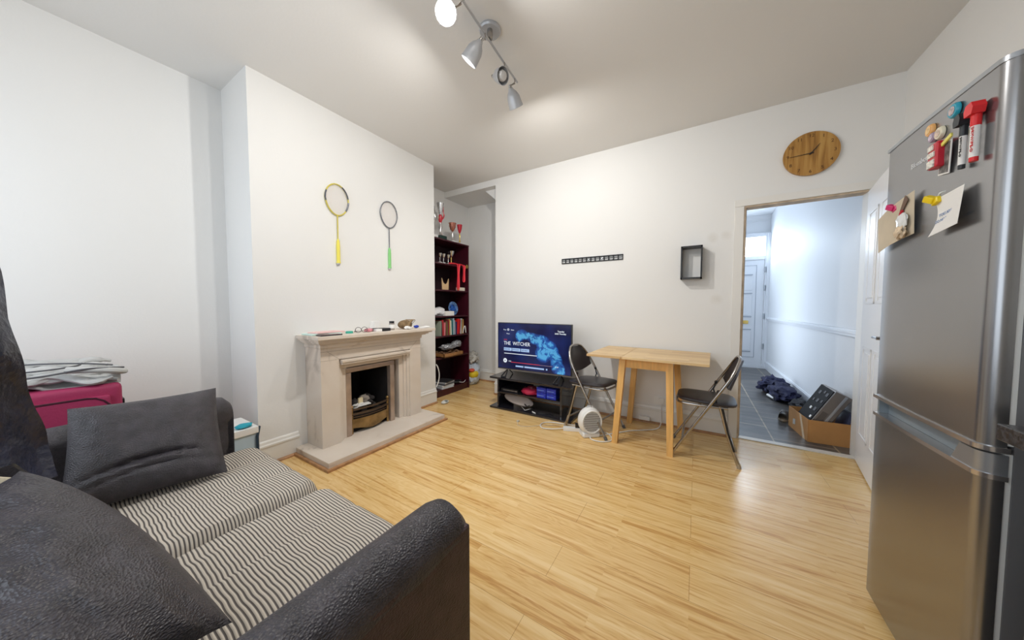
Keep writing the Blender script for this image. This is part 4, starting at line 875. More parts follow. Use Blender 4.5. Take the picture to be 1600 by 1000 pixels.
# ------------------------------------------------------------------ folding chairs (local: sitter faces +x)
CG = 'black and chrome folding chairs at the table'
ch = loc_thing('folding_chair', '', 'chair', (0, 0, 0), 0, CG)
W = .185
main = [(.222, -W, .012), (.02, -W, .36), (-.088, -W, .55), (-.148, -W+.015, .655), (-.184, -W+.058, .730), (-.202, -.065, .772), (-.203, .065, .772), (-.184, W-.058, .730), (-.148, W-.015, .655), (-.088, W, .55), (.02, W, .36), (.222, W, .012)]
b = MB(); b.tube(main, .0105, 10, smooth=5); b.build('main_frame', chrome, ch)
for s in (-1, 1):
    b = MB(); b.tube([(-.085, s*(W-.03), .43), (-.145, s*(W-.03), .20), (-.205, s*(W-.03), .012)], .0125, 10, smooth=3); b.build('rear_leg', chrome, ch)
    b = MB(); b.tube([(-.10, s*(W-.015), .415), (-.135, s*(W-.015), .25), (-.175, s*(W-.015), .12)], .007, 8); b.tube([(-.072, s*(W-.01), .53), (-.055, s*(W-.02), .48), (-.07, s*(W-.03), .43)], .006, 8); b.blob((-.072, s*(W-.012), .535), (.012, .012, .016), 2, 0); b.build('hinge_link', plast_b, ch)
    b = MB(); b.lathe([(0, 0), (.014, 0), (.014, .03), (0, .03)], 12, Matrix.Translation((.229, s*W, 0)) @ Matrix.Rotation(R(-27), 4, 'Y')); b.build('rubber_foot', mat('rubber_grey', (.12, .12, .12), .7), ch)
    b = MB(); b.lathe([(0, 0), (.014, 0), (.013, .035), (0, .035)], 12, Matrix.Translation((-.209, s*(W-.03), 0)) @ Matrix.Rotation(R(14), 4, 'Y')); b.build('rubber_foot', mat('rubber_tan', (.40, .33, .24), .7), ch)
b = MB(); b.tube([(-.178, -W+.03, .10), (-.178, W-.03, .10)], .008, 8); b.build('stretcher', chrome, ch)
b = MB(); b.tube([(.148, -W, .14), (.148, W, .14)], .008, 8); b.build('stretcher', chrome, ch)
b = MB(); b.tube([(-.13, -W+.03, .418), (.0, -W+.02, .418), (.14, -W+.03, .418), (.19, -W+.09, .418), (.19, W-.09, .418), (.14, W-.03, .418), (.0, W-.02, .418), (-.13, W-.03, .418)], .009, 8, smooth=4); b.build('seat_frame', chrome, ch)
def superpad(cx, cz, hx, hy, hz, n=4, mat_=None):
    b = MB(); bb = bmesh.new(); bmesh.ops.create_uvsphere(bb, u_segments=40, v_segments=18, radius=1)
    for v in bb.verts:
        x, y, z = v.co
        m = max(1e-6, (abs(x)**n+abs(y)**n)**(1/n)); rad = math.sqrt(x*x+y*y); f = rad/m if m > 1e-6 else 1
        e = 2.5; rad2 = min(1, rad)
        v.co = Vector((x*f*hx*(1-.0), y*f*hy*(1-.10*(x > 0)*x), math.copysign(abs(z)**.6, z)*hz))
    b.add(bb, mat_); return b
superpad(0, 0, .195, .178, .024, 4.5, Matrix.Translation((.0, 0, .443)) @ Matrix.Rotation(R(-2), 4, 'Y')).build('seat', vinyl, ch)
b = MB(); b.grid(lambda u, v: Vector((-.118-.075*v-.024*(1-(2*u-1)**2), (2*u-1)*(W-.012-.020*v-.085*max(0, v-.5)/.5), .575+.185*v-.045*(1-v)*(1-(2*u-1)**2))), 15, 9, .016); b.build('backrest', vinyl, ch)
ch2 = dup(ch)
ch.location = (.075, 2.80, 0); ch.rotation_euler = (0, 0, R(180))
ch['label'] = 'black padded folding chair on the right of the pine table near the doorway'
ch2.location = (-.825, 2.845, 0); ch2.rotation_euler = (0, 0, R(-12))
ch2['label'] = 'black padded folding chair left of the pine table with its back to the television'

# ------------------------------------------------------------------ fan heater, extension lead, cables
ht = thing('fan_heater', 'round white fan heater on the floor under the left folding chair', 'heater', (-.79, 2.63, 0), 0)
q = Matrix.Translation((-.795, 2.64, 0)) @ Matrix.Rotation(R(40), 4, 'Z')
b = MB(); bb = bmesh.new(); bmesh.ops.create_uvsphere(bb, u_segments=32, v_segments=20, radius=1)
for v in bb.verts:
    y = v.co.y; v.co = Vector((v.co.x*.105, math.copysign(abs(y)**.55, y)*.055, v.co.z*.122+.138))
b.add(bb, q); b.build('housing', plast_w, ht)
b = MB(); b.box(-.078, .078, -.055, .055, 0, .045, .02, 3, mat=q); b.build('base', plast_w, ht)
RX = Matrix.Rotation(R(90), 4, 'X')
b = MB(); b.lathe([(.078, 0), (.090, 0), (.094, .010), (.088, .018), (.078, .012)], 32, q @ Matrix.Translation((0, -.045, .142)) @ Matrix.Diagonal((1, 1, 1.12, 1)) @ RX, cap=False); b.build('grille_ring', plast_w, ht)
b = MB(); b.lathe([(0, 0), (.080, 0), (.080, .008), (0, .008)], 32, q @ Matrix.Translation((0, -.048, .142)) @ Matrix.Diagonal((1, 1, 1.12, 1)) @ RX); b.build('grille_back', mat('heater_dark', (.16, .155, .15), .6), ht)
b = MB(); Gq = q @ Matrix.Translation((0, -.060, .142)) @ Matrix.Diagonal((1.17, 1, 1.31, 1))
def gp(x, z): v = Gq @ Vector((x, 0, z)); return v
for i in range(-6, 7):
    o_ = i*.0105; h = math.sqrt(max(0, .068**2-o_**2)); b.tube([gp(o_, -h), gp(o_, h)], .0022, 5)
for i in range(-4, 5):
    o_ = i*.0150; h = math.sqrt(max(0, .068**2-o_**2)); b.tube([gp(-h, o_), gp(h, o_)], .0016, 5)
b.build('grille', mat('grille_grey', (.66, .66, .65), .4), ht)
b = MB(); b.tube([q @ Vector(p) for p in ((-.03, 0, .257), (0, 0, .266), (.03, 0, .257))], .008, 8, smooth=3); b.build('dial', mat('dial_grey', (.6, .6, .6), .4), ht)
ex = thing('extension_lead', 'white plug extension block with a looped white lead beside the fan heater', 'extension lead', (-.98, 2.66, 0))
b = MB(); b.box(-.06, .10, -.025, .025, 0, .032, .006, mat=Matrix.Translation((-.985, 2.655, 0)) @ Matrix.Rotation(R(22), 4, 'Z')); b.build('socket_block', plast_w, ex)
b = MB(); b.box(-.02, .02, -.02, .02, .035, .07, .006, mat=Matrix.Translation((-.92, 2.68, 0)) @ Matrix.Rotation(R(22), 4, 'Z')); b.build('plug', plast_b, ex)
b = MB(); b.tube([(-1.035, 2.635, .018), (-1.13, 2.57, .012), (-1.22, 2.56, .008), (-1.27, 2.62, .008), (-1.25, 2.70, .008), (-1.16, 2.74, .008), (-1.05, 2.76, .008), (-.90, 2.80, .008)], .0045, 8, smooth=6); b.build('lead', plast_w, ex)
b = MB(); b.tube([(-.75, 2.70, .03), (-.68, 2.76, .008), (-.62, 2.70, .008), (-.60, 2.62, .008), (-.66, 2.555, .008), (-.74, 2.55, .008), (-.77, 2.60, .008), (-.70, 2.68, .008), (-.60, 2.80, .008), (-.50, 2.92, .008), (-.40, 3.0, .008), (-.30, 3.09, .008), (-.27, 3.18, .03), (-.275, 3.235, .10), (-.275, 3.245, .20)], .0045, 8, smooth=6); b.build('heater_cable', plast_w, None, True, 'long white cable running from the heater under the table to the wall socket', 'cable')
b = MB(); b.tube([(-1.50, 2.58, .006), (-1.45, 2.50, .006), (-1.36, 2.52, .005), (-1.25, 2.62, .005), (-1.10, 2.72, .005)], .0022, 6, smooth=6); b.box(-1.515, -1.49, 2.575, 2.60, 0, .014, .003); b.build('charger_cable', mat('pale_cable', (.55, .50, .42), .5), None, True, 'thin charger cable lying on the floor in front of the tv stand', 'cable')
t = thing('wall_socket', 'white wall socket with a plug low on the far wall behind the table', 'socket', (-.275, D, .22))
b = MB(); b.box(-.345, -.205, D-.009, D, .195, .281, .003); b.build('face_plate', plast_w, t)
b = MB(); b.box(-.30, -.25, D-.038, D-.009, .21, .26, .006); b.build('plug', plast_w, t)
b = MB(); b.box(-.47, -.37, D-.065, D-.030, .03, .065, .006); b.build('junction_block', plast_w, None, True, 'small white junction block by the skirting under the table', 'socket')
t = thing('vent_bracket', 'black slotted metal bracket screwed to the far wall above the television', 'wall bracket', (-.99, D, 1.60))
th_ = math.atan2(1.636-1.690+.02, .666)*.0
b = MB(); x0, x1, z0, z1 = -1.325, -.659, 1.633, 1.690
b.box(x0, x1, D-.010, D-.002, z0, z0+.011); b.box(x0, x1, D-.010, D-.002, z1-.014, z1); b.box(x0, x1, D-.010, D-.002, z0+.027, z0+.032)
n = 14
for k in range(n+1):
    xx = x0+(x1-x0)*k/n; b.box(xx-.006 if k else x0, xx+.006 if k < n else x1, D-.010, D-.002, z0, z1)
t.name = 'wall_bracket'; t.location = (-.99, D, z0); WM[t.name] = Matrix.Translation((-.99, D, z0)); b.build('slotted_plate', plast_b, t, False)
for xx in (x0+(x1-x0)*6.5/n, x0+(x1-x0)*9.5/n):
    b = MB(); b.lathe([(0, 0), (.008, 0), (.006, .004), (0, .005)], 10, Matrix.Translation((xx, D-.010, z0+.03)) @ RX); b.build('screw', silver, t)
t = thing('box_shelf', 'small black framed open box shelf hanging on the far wall', 'wall shelf', (-.05, D, 1.40))
fx0, fx1, fz0, fz1, fy = -.137, .030, 1.403, 1.695, D-.105
b = MB(); b.box(fx0, fx0+.012, fy, D-.001, fz0, fz1); b.box(fx1-.012, fx1, fy, D-.001, fz0, fz1); b.box(fx0, fx1, fy, D-.001, fz0, fz0+.012); b.box(fx0, fx1, fy, D-.001, fz1-.014, fz1); b.build('frame', plast_b, t, False)
ck = loc_thing('wall_clock', 'round wooden wall clock with thin black hands above the doorway', 'clock', (.722, D-.024, 2.335), 0)
b = MB(); b.lathe([(0, 0), (.160, 0), (.163, .004), (.163, .022), (0, .022)], 64, Matrix.Translation((0, .022, 0)) @ RX); b.build('face', wood_clock_mat(), ck)
nm_m = mat('burnt_numeral', (.09, .035, .01), .6)
for k in range(1, 13):
    a = PI/2-k*PI/6; x, z = .135*math.cos(a), .135*math.sin(a)
    b = MB(); b.text(str(k), .034, Matrix.Translation((x, -.0012, z-.012)) @ RX, .0004, 'CENTER'); b.build('numeral', nm_m, ck, False)
def hand(angle, L_, wd, name):
    b = MB(); d = Vector((math.cos(angle), 0, math.sin(angle))); p = Vector((-d.z, 0, d.x))*wd
    y = Vector((0, -.006, 0)); b.poly([y-d*.015-p, y+d*L_-p*.3, y+d*L_+p*.3, y-d*.015+p], (0, .002, 0)); b.build(name, plast_b, ck, False)
hand(R(180+2.5), .125, .003, 'minute_hand'); hand(R(52), .080, .0035, 'hour_hand')
b = MB(); b.lathe([(0, 0), (.006, 0), (.006, .008), (0, .008)], 12, RX); b.build('hub', plast_b, ck)

# ------------------------------------------------------------------ hallway things
bxg = thing('cardboard_box', 'open brown cardboard box on the hall tiles holding a printer', 'box', (.97, 3.68, .003))
P0 = Vector((.835, 3.485, .004)); ex_ = Vector((.262, .018, 0)); ey_ = Vector((-.045, .40, 0))
hh = .19
def wallb(p, q, h, n='box_side', lean=Vector((0, 0, 0))):
    b = MB(); d = (q-p); nrm = Vector((d.y, -d.x, 0)).normalized()*.004
    b.poly([p, q, q+Vector((0, 0, h))+lean, p+Vector((0, 0, h))+lean], nrm); b.build(n, card, bxg, False)
wallb(P0, P0+ex_, hh); wallb(P0+ex_, P0+ex_+ey_, hh); wallb(P0+ey_, P0, hh); wallb(P0+ex_+ey_, P0+ey_, hh)
b = MB(); b.poly([P0, P0+ex_, P0+ex_+ey_, P0+ey_], (0, 0, .004)); b.build('box_base', card, bxg, False)
tape = mat('parcel_tape', (.62, .40, .18), .25)
b = MB(); b.poly([P0+ey_*.10+Vector((-.0055, 0, .0)), P0+ey_*.22+Vector((-.0055, 0, .0)), P0+ey_*.42+Vector((-.0055, 0, hh)), P0+ey_*.32+Vector((-.0055, 0, hh))], (.0012, 0, 0)); b.build('tape_strip', tape, bxg, False)
b = MB(); b.poly([P0+ey_*.62+Vector((-.0056, 0, .06)), P0+ey_*.74+Vector((-.0056, 0, .05)), P0+ey_*.74+Vector((-.0056, 0, .10)), P0+ey_*.62+Vector((-.0056, 0, .11))], (.0012, 0, 0)); b.build('sticker', mat('sticker_grey', (.6, .57, .52), .5), bxg, False)
pr = thing('printer', 'grey and black printer tilted inside the cardboard box', 'printer', (.98, 3.68, .01), 0)
T = Matrix.Translation((.995, 3.66, .455)) @ Matrix.Rotation(R(27.7), 4, 'Y')
pg = mat('printer_grey', (.20, .175, .16), .28, metal=.5)
b = MB(); b.box(0, .115, -.15, .15, -.345, 0, .010, 3, mat=T); b.build('printer_body', pg, pr)
b = MB(); b.box(-.006, .004, -.148, .148, -.335, -.008, .003, mat=T); b.build('control_panel', mat('matt_black', (.012, .012, .014), .75, spec=.2), pr)
for (y, z, s) in ((-.10, -.06, .016), (-.03, -.05, .012), (.05, -.07, .016), (-.10, -.13, .012), (-.02, -.14, .016), (.06, -.15, .012), (-.09, -.21, .016), (.0, -.22, .012), (-.11, -.28, .011)):
    b = MB(); b.box(-.010, -.004, y-s*1.3, y+s*1.3, z-s, z+s, .002, mat=T); b.build('button', plast_w if z < -.2 and s < .013 else mat('button_dark', (.05, .05, .06), .6), pr)
b = MB(); b.box(.0, .007, -.1525, -.146, -.34, -.004, .002, mat=T); b.box(.070, .088, -.1535, -.146, -.34, -.006, .004, mat=T); b.build('trim_bar', steel_h, pr)
b = MB(); b.box(.020, .062, -.1515, -.148, -.33, -.19, .002, mat=T); b.build('paper_slot', mat('slot_dark', (.10, .085, .075), .4), pr)
b = MB(); b.box(-.011, .011, -.10, .10, -.11, .11, .004, mat=Matrix.Translation((1.075, 3.62, .17)) @ Matrix.Rotation(R(14), 4, 'Y')); b.build('document_folder', mat('folder_navy', (.05, .06, .12), .35), None, True, 'dark navy folder standing behind the printer in the cardboard box', 'folder')
# clothes and shoes
navy = mat('navy_cloth', (.012, .014, .055), .85, bump=.8, bscale=24, var=.5, vscale=9)
b = MB(); b.blob((.93, 4.95, .09), (.13, .30, .10), 4, .16, 6, 1.5, flat=.005); b.blob((.90, 5.25, .10), (.15, .20, .11), 4, .22, 6, 4.5, flat=.005); b.build('navy_jacket', navy, None, True, 'crumpled navy jacket heaped along the hall wall beyond the cardboard box', 'jacket')
b = MB(); b.blob((.99, 4.45, .06), (.08, .16, .06), 4, .2, 7, 7.5, flat=.005); b.build('black_garment', mat('black_cloth', (.015, .015, .02), .85, bump=.8, bscale=24), None, True, 'black folded garment between the navy jacket and the cardboard box', 'clothing')
b = MB(); b.blob((.83, 5.28, .085), (.085, .11, .085), 3, .12, 4, 2.5, flat=.005); b.build('brown_beanie', mat('russet_wool', (.10, .035, .02), .95, bump=.8, bscale=60), None, True, 'dark russet woollen hat at the far end of the navy heap', 'hat')
b = MB(); b.tube([(.80, 4.98, .03), (.815, 4.88, .035), (.835, 4.82, .03)], .016, 8, smooth=3); b.build('white_sock', plast_w, None, True, 'small rolled white sock beside the navy jacket on the tiles', 'sock')
def shoe(x, y, a, c, label):
    t = loc_thing('shoe', label, 'shoe', (x, y, .003), a, 'shoes by the cardboard box')
    b = MB(); b.lathe([(0, 0), (.9, 0), (1, .01), (1, .02), (.95, .026), (0, .026)], 24, Matrix.Diagonal((.135, .045, 1, 1))); b.build('sole', mat('shoe_sole', (.5, .42, .32), .6), t)
    b = MB(); b.grid(lambda u, v: Vector((-.13+.26*u, .042*math.cos(PI*v)*(.85+.15*math.sin(PI*u)), .024+math.sin(PI*v)*(.085-.050*max(0, (u-.35)/.65)**.8))), 16, 12, .003); b.build('upper', c, t)
    b = MB()
    for k in range(4): b.tube([(.0+.018*k, -.018, .088-.007*k), (.0+.018*k, .018, .088-.007*k)], .003, 6)
    b.build('laces', mat('lace_tan', (.45, .36, .25), .8), t); return t
shoe(.79, 4.08, R(75), mat('shoe_brown', (.06, .045, .035), .6, var=.6, vscale=40), 'dark brown patterned shoe touching the corner of the cardboard box')
shoe(.93, 4.18, R(60), mat('shoe_black', (.02, .02, .025), .5), 'black shoe pushed in behind the brown shoe')

# ------------------------------------------------------------------ fridge freezer
FX = .60; FY0, FY1 = 1.215, 1.73
fr = thing('fridge_freezer', 'tall brushed steel fridge freezer beside the kitchen worktop', 'fridge', (.90, 1.47, 0))
body_m = mat('fridge_side_grey', (.23, .23, .24), .4, metal=.3)
b = MB(); b.box(.648, 1.18, FY0+.002, FY1-.002, .03, 1.755, .004); b.build('cabinet', body_m, fr)
def fdoor(z0, z1, name):
    prof = []
    R0 = .028
    # plan outline (x,y): back, side, rounded near corner, gently bowed front, far corner
    prof.append((.637, FY0)); 
    for k in range(9):
        a = k/8*PI/2; prof.append((FX+R0-R0*math.sin(a), FY0+R0-R0*math.cos(a)))
    for k in range(1, 8):
        t = k/8; prof.append((FX-.004*math.sin(PI*t), FY0+R0+(FY1-FY0-R0-.012)*t))
    for k in range(5):
        a = k/4*PI/2; prof.append((FX+.012-.012*math.cos(a), FY1-.012+.012*math.sin(a)))
    prof.append((.637, FY1))
    b = MB(); b.poly([(x, y, z0) for x, y in prof], (0, 0, z1-z0)); return b.build(name, steel, fr)
d1 = fdoor(.815, 1.725, 'fridge_door'); d2 = fdoor(.035, .745, 'freezer_door')
b = MB(); b.box(.637, .648, FY0+.004, FY1-.004, .04, .80); b.box(.637, .648, FY0+.004, FY1-.004, .82, 1.72); b.build('door_gasket', plast_w, fr, False)
def fstrip(z0, z1, off, m, name, parent):
    pts = [(.640, FY0-off)]
    for k in range(9):
        a = k/8*PI/2; pts.append((FX+.028-(.028+off)*math.sin(a), FY0+.028-(.028+off)*math.cos(a)))
    for k in range(1, 9):
        t = k/8; pts.append((FX-off-.004*math.sin(PI*t), FY0+.028+(FY1-FY0-.028)*t))
    pts.append((.640, FY1))
    b = MB(); b.poly([(x, y, z0) for x, y in pts], (0, 0, z1-z0)); return b.build(name, m, parent)
fstrip(1.725, 1.737, .002, steel_h, 'top_trim', fr)
fstrip(.803, .815, .006, mat('trim_chrome', (.62, .60, .60), .2, .9), 'door_edge_trim', d1)
fstrip(.735, .747, .004, mat('trim_chrome', (.62, .60, .60), .2, .9), 'grip_lip', d2)
# recessed grip between the doors
b = MB(); b.box(.630, .636, FY0+.02, FY1-.017, .7475, .8025); b.box(.606, .636, FY1-.016, FY1-.004, .7475, .8025); b.build('grip_recess', mat('grip_grey', (.25, .30, .34), .35, metal=.4), fr, False)
fstrip(.747, .797, .001, steel_h, 'grip_end', d2).name = 'grip_band'
# shorten the grip end block to the near corner only
ge = [o for o in d2.children if o.name.startswith('grip_band')][0]
bm_ = bmesh.new(); bm_.from_mesh(ge.data)
geom = bm_.verts[:]+bm_.edges[:]+bm_.faces[:]
ploc = worldm(fr).inverted() @ Vector((0, 1.295, .772))
bmesh.ops.bisect_plane(bm_, geom=geom, plane_co=ploc, plane_no=(0, 1, .55), clear_outer=True)
bm_.to_mesh(ge.data); bm_.free()
b = MB(); b.box(.66, 1.17, FY0+.01, FY1-.01, 0, .03); b.build('plinth', plast_b, fr, False)
# brand plate: small raised lettering
LX = Matrix(((0, 0, -1, 0), (-1, 0, 0, 0), (0, 1, 0, 0), (0, 0, 0, 1)))  # text plane facing -x, reading towards the camera side
def ftext(parent, body, y, z, size, m, th=.0006, rot=0, x=FX-.0045, align='CENTER', name='lettering'):
    b = MB(); b.text(body, size, Matrix.Translation((x, y, z)) @ LX @ Matrix.Rotation(rot, 4, 'Z'), th, align); return b.build(name, m, parent, False)
ftext(d1, 'Blomberg', 1.52, 1.605, .024, mat('brand_silver', (.75, .76, .78), .3, .3), name='brand_lettering')

# magnets and notes, standing just proud of the door
XM = FX-.0045
def magnet(y, z, r, ring, face, label):
    t = thing('round_magnet', label, 'magnet', (XM, y, z), 0, 'round magnets on the fridge door')
    T = Matrix.Translation((XM, y, z)) @ Matrix.Rotation(R(-90), 4, 'Y')
    b = MB(); b.lathe([(0, 0), (r, 0), (r, .004), (r*.85, .008), (0, .009)], 24, T); b.build('rim', ring, t)
    b = MB(); b.lathe([(0, .009), (r*.6, .0088), (r*.55, .0098), (0, .0100)], 20, T); b.build('emblem', face, t)
magnet(1.368, 1.691, .020, mat('mag_teal', (.02, .32, .45), .25), mat('mag_teal_in', (.55, .45, .45), .4, var=.6, vscale=120), 'teal round magnet, the uppermost on the fridge door')
magnet(1.468, 1.686, .018, mat('mag_orange', (.80, .42, .14), .3), mat('mag_orange_in', (.85, .55, .25), .4, var=.3, vscale=120), 'orange round magnet near the far top edge of the fridge door')
magnet(1.454, 1.659, .015, mat('mag_lilac', (.36, .27, .38), .3), mat('mag_lilac_in', (.6, .5, .6), .4, var=.3, vscale=120), 'small lilac round magnet below the orange one')
magnet(1.423, 1.657, .018, mat('mag_cream', (.78, .72, .55), .3), mat('mag_cream_in', (.7, .55, .45), .4, var=.3, vscale=120), 'cream round magnet right of the lilac one')
t = thing('bus_magnet', 'red and white moulded souvenir magnet shaped like a bus', 'magnet', (XM, 1.412, 1.568))
b = MB(); b.box(XM-.022, XM, 1.389, 1.430, 1.553, 1.626, .008, 3); b.build('body', redm, t)
b = MB(); b.box(XM-.025, XM-.020, 1.396, 1.426, 1.556, 1.578, .004); b.box(XM-.025, XM-.020, 1.396, 1.426, 1.585, 1.600, .003); b.box(XM-.025, XM-.020, 1.402, 1.426, 1.605, 1.620, .004); b.build('white_front', mat('mag_white', (.75, .72, .66), .4, var=.35, vscale=150), t)
t = thing('photo_magnet', 'small black and white picture card under the red magnet', 'picture', (XM, 1.394, 1.533))
b = MB(); b.poly([(XM-.004, 1.420, 1.533), (XM-.004, 1.374, 1.525), (XM-.010, 1.356, 1.613), (XM-.006, 1.400, 1.616)], (.002, 0, 0)); b.build('card', paper, t, False)
b = MB(); b.poly([(XM-.0045, 1.417, 1.537), (XM-.0045, 1.377, 1.529), (XM-.0105, 1.360, 1.609), (XM-.0065, 1.398, 1.612)], (.0005, 0, 0)); b.build('picture', mat('bw_picture', (.16, .15, .14), .5, var=.9, vscale=60), t, False)
b = MB(); b.box(-.004, .0, -.02, .02, -.005, .005, .001, mat=Matrix.Translation((XM-.011, 1.369, 1.616)) @ Matrix.Rotation(R(-18), 4, 'X')); b.build('yellow_strip_magnet', mat('mag_yellow', (.80, .72, .15), .4), None, True, 'narrow yellow strip magnet above the picture card', 'magnet')
b = MB(); b.poly([(XM-.001, 1.484, 1.571), (XM-.001, 1.479, 1.583), (XM-.001, 1.459, 1.588), (XM-.001, 1.427, 1.600), (XM-.001, 1.427, 1.589), (XM-.001, 1.464, 1.576)], (.001, 0, 0)); b.build('grey_strip', mat('grey_sticker', (.42, .44, .46), .5), None, False, 'torn pale grey sticker strip left of the red magnet', 'sticker')
def marker(y, z0, z1, capm, ink, label, s):
    t = thing('board_marker', label, 'marker', (XM, y, z0), 0, 'board markers stuck to the fridge door')
    r = .0068*s; x = XM-r-.001
    b = MB(); b.tube([(x, y, z0+.004), (x, y, z1-.045)], r, 16); b.build('barrel', paper, t)
    b = MB(); b.tube([(x, y, z0-.006), (x, y, z0+.006)], r*.95, 14); b.build('end_plug', capm, t)
    b = MB(); b.tube([(x, y, z1-.05), (x, y, z1-.012)], r*1.12, 14); b.build('cap', capm, t)
    b = MB(); b.poly([(x-.014, y+.011*s, z1-.022), (x-.014, y-.010*s, z1-.022), (x-.014, y-.014*s, z1-.006), (x-.014, y-.008*s, z1+.008), (x-.014, y+.008*s, z1+.006), (x-.014, y+.013*s, z1-.008)], (.022, 0, 0)); b.build('eraser', capm, t)
    ftext(t, 'DRYWIPE-O', y-.003*s, z1-.053, .010*s, ink, .0005, R(-90), x-r-.0004, 'LEFT')
marker(1.318, 1.522, 1.650, mat('marker_black', (.02, .025, .03), .4), mat('marker_black', (.02, .025, .03)), 'black board marker on the fridge door', .95)
marker(1.274, 1.524, 1.655, mat('marker_red', (.72, .015, .02), .35), mat('marker_red', (.7, .02, .02)), 'larger red board marker on the fridge door', 1.15)
def clip(y, z, m, label, s=1.0):
    t = thing('peg_clip', label, 'clip', (XM, y, z), 0, 'plastic clips on the fridge door')
    b = MB(); b.box(-.016, .0, -.013*s, .013*s, -.009, .009, .004, 3, mat=Matrix.Translation((XM-.014, y+.010, z+.004)) @ Matrix.Rotation(R(35), 4, 'X') @ Matrix.Rotation(R(25), 4, 'Z')); b.build('upper_jaw', m, t)
    b = MB(); b.box(-.010, .0, -.013*s, .013*s, -.009, .009, .004, 3, mat=Matrix.Translation((XM-.010, y-.004, z-.006)) @ Matrix.Rotation(R(-15), 4, 'X')); b.build('lower_jaw', m, t)
    b = MB(); b.tube([(XM-.012, y-.008, z+.004), (XM-.014, y-.018, z+.012), (XM-.006, y-.022, z+.014)], .0025, 6, smooth=3); b.build('spring', mat('clip_clear', (.75, .78, .76), .2), t)
# note
t = thing('paper_note', 'white handwritten paper note under a yellow clip on the fridge door', 'note', (XM, 1.38, 1.36))
def note(u, v):
    y = 1.408-.112*u+.0*v; z = 1.357+.013*u+(.105-.005*u)*v
    cur = .012*(1-v)**2*(1-u)+.008*u*(1-v)+.012*(1-u)*v*v*.6
    y += .010*(1-v)**3*(1-u)-.012*math.sin(PI*v)*(1-u)
    return Vector((XM-.004-cur-.006*u, y, z))
b = MB(); b.grid(note, 12, 12, .0006); b.build('sheet', paper, t)
ink = mat('ink_blue', (.22, .30, .50), .6)
def ntext(body, y, z, size, m):
    b = MB(); b.text(body, size, Matrix.Translation((XM-.0125, y, z)) @ LX @ Matrix.Rotation(R(5), 4, 'Z'), .0003, 'LEFT'); b.build('handwriting', m, t, False)
ntext('YOU ARE', 1.383, 1.406, .0125, ink); ntext('DO NOT DRINK', 1.398, 1.390, .0118, ink)
b = MB()
for z in (1.378, 1.372): b.box(XM-.0128, XM-.0122, 1.305, 1.395, z, z+.0012, mat=None)
b.build('printed_line', mat('ink_pink', (.62, .42, .42), .6), t, False)
clip(1.398, 1.462, mat('clip_yellow', (.85, .62, .01), .35), 'yellow plastic clip holding the white note')
# envelope
t = thing('envelope', 'torn beige envelope clipped near the far edge of the fridge door', 'envelope', (XM, 1.63, 1.36))
env = mat('manila', (.58, .50, .38), .75, var=.06, vscale=12)
b = MB(); b.grid(lambda u, v: Vector((XM-.006-.030*u*0-.020*math.sin(PI*u)*.4-.004*v, 1.735-.222*u, 1.357+.030*u+(.125-.0*u+.012*u)*v)), 10, 10, .0012); b.build('front', env, t)
b = MB(); b.poly([(XM-.018, 1.545, 1.52), (XM-.018, 1.527, 1.50), (XM-.018, 1.570, 1.455), (XM-.018, 1.577, 1.465)], (.0006, 0, 0)); b.build('torn_flap', mat('manila_dark', (.16, .10, .07), .8), t, False)
b = MB(); b.blob((XM-.020, 1.553, 1.435), (.006, .030, .027), 3, .2, 6, 3); b.build('torn_window', mat('window_film', (.72, .74, .74), .3), t)
b = MB(); b.blob((XM-.020, 1.558, 1.400), (.008, .030, .020), 3, .3, 7, 6); b.build('torn_paper', mat('manila_light', (.60, .48, .34), .8, var=.4, vscale=60), t)
b = MB(); b.tube([(XM-.019, 1.565, 1.458), (XM-.019, 1.553, 1.472)], .004, 6); b.build('stamp', redm, t)
clip(1.610, 1.497, mat('clip_pink', (.62, .03, .16), .35), 'pink plastic clip holding the beige envelope', .95)

# ------------------------------------------------------------------ kitchen units
b = MB(); b.box(.560, XR-.002, .05, 1.10, .865, .90, .005, 3); b.build('worktop', mat('dark_speckled_laminate', (.035, .035, .04), .25, var=.8, vscale=140), None, True, 'dark speckled kitchen worktop ending beside the fridge freezer', 'worktop')
t = thing('base_cabinet', 'dark grey kitchen base cabinet under the worktop beside the fridge', 'cabinet', (.9, .6, 0))
cabm = mat('cabinet_grey', (.10, .10, .11), .35)
b = MB(); b.box(.62, XR-.002, .06, 1.08, .10, .862, .002); b.build('body', cabm, t)
b = MB(); b.box(.600, .619, .575, 1.075, .11, .855, .003); dd = b.build('door', cabm, t); b = MB(); b.tube([(.58, .62, .72), (.58, .62, .84)], .005, 8); b.tube([(.60, .62, .725), (.58, .62, .725)], .004, 6); b.tube([(.60, .62, .835), (.58, .62, .835)], .004, 6); b.build('handle', chrome, dd)
b = MB(); b.box(.600, .619, .065, .57, .11, .855, .003); dd = b.build('door', cabm, t); b = MB(); b.tube([(.58, .52, .72), (.58, .52, .84)], .005, 8); b.tube([(.60, .52, .725), (.58, .52, .725)], .004, 6); b.tube([(.60, .52, .835), (.58, .52, .835)], .004, 6); b.build('handle', chrome, dd)
b = MB(); b.box(.66, XR-.002, .06, 1.08, 0, .10); b.build('kickboard', plast_b, t, False)

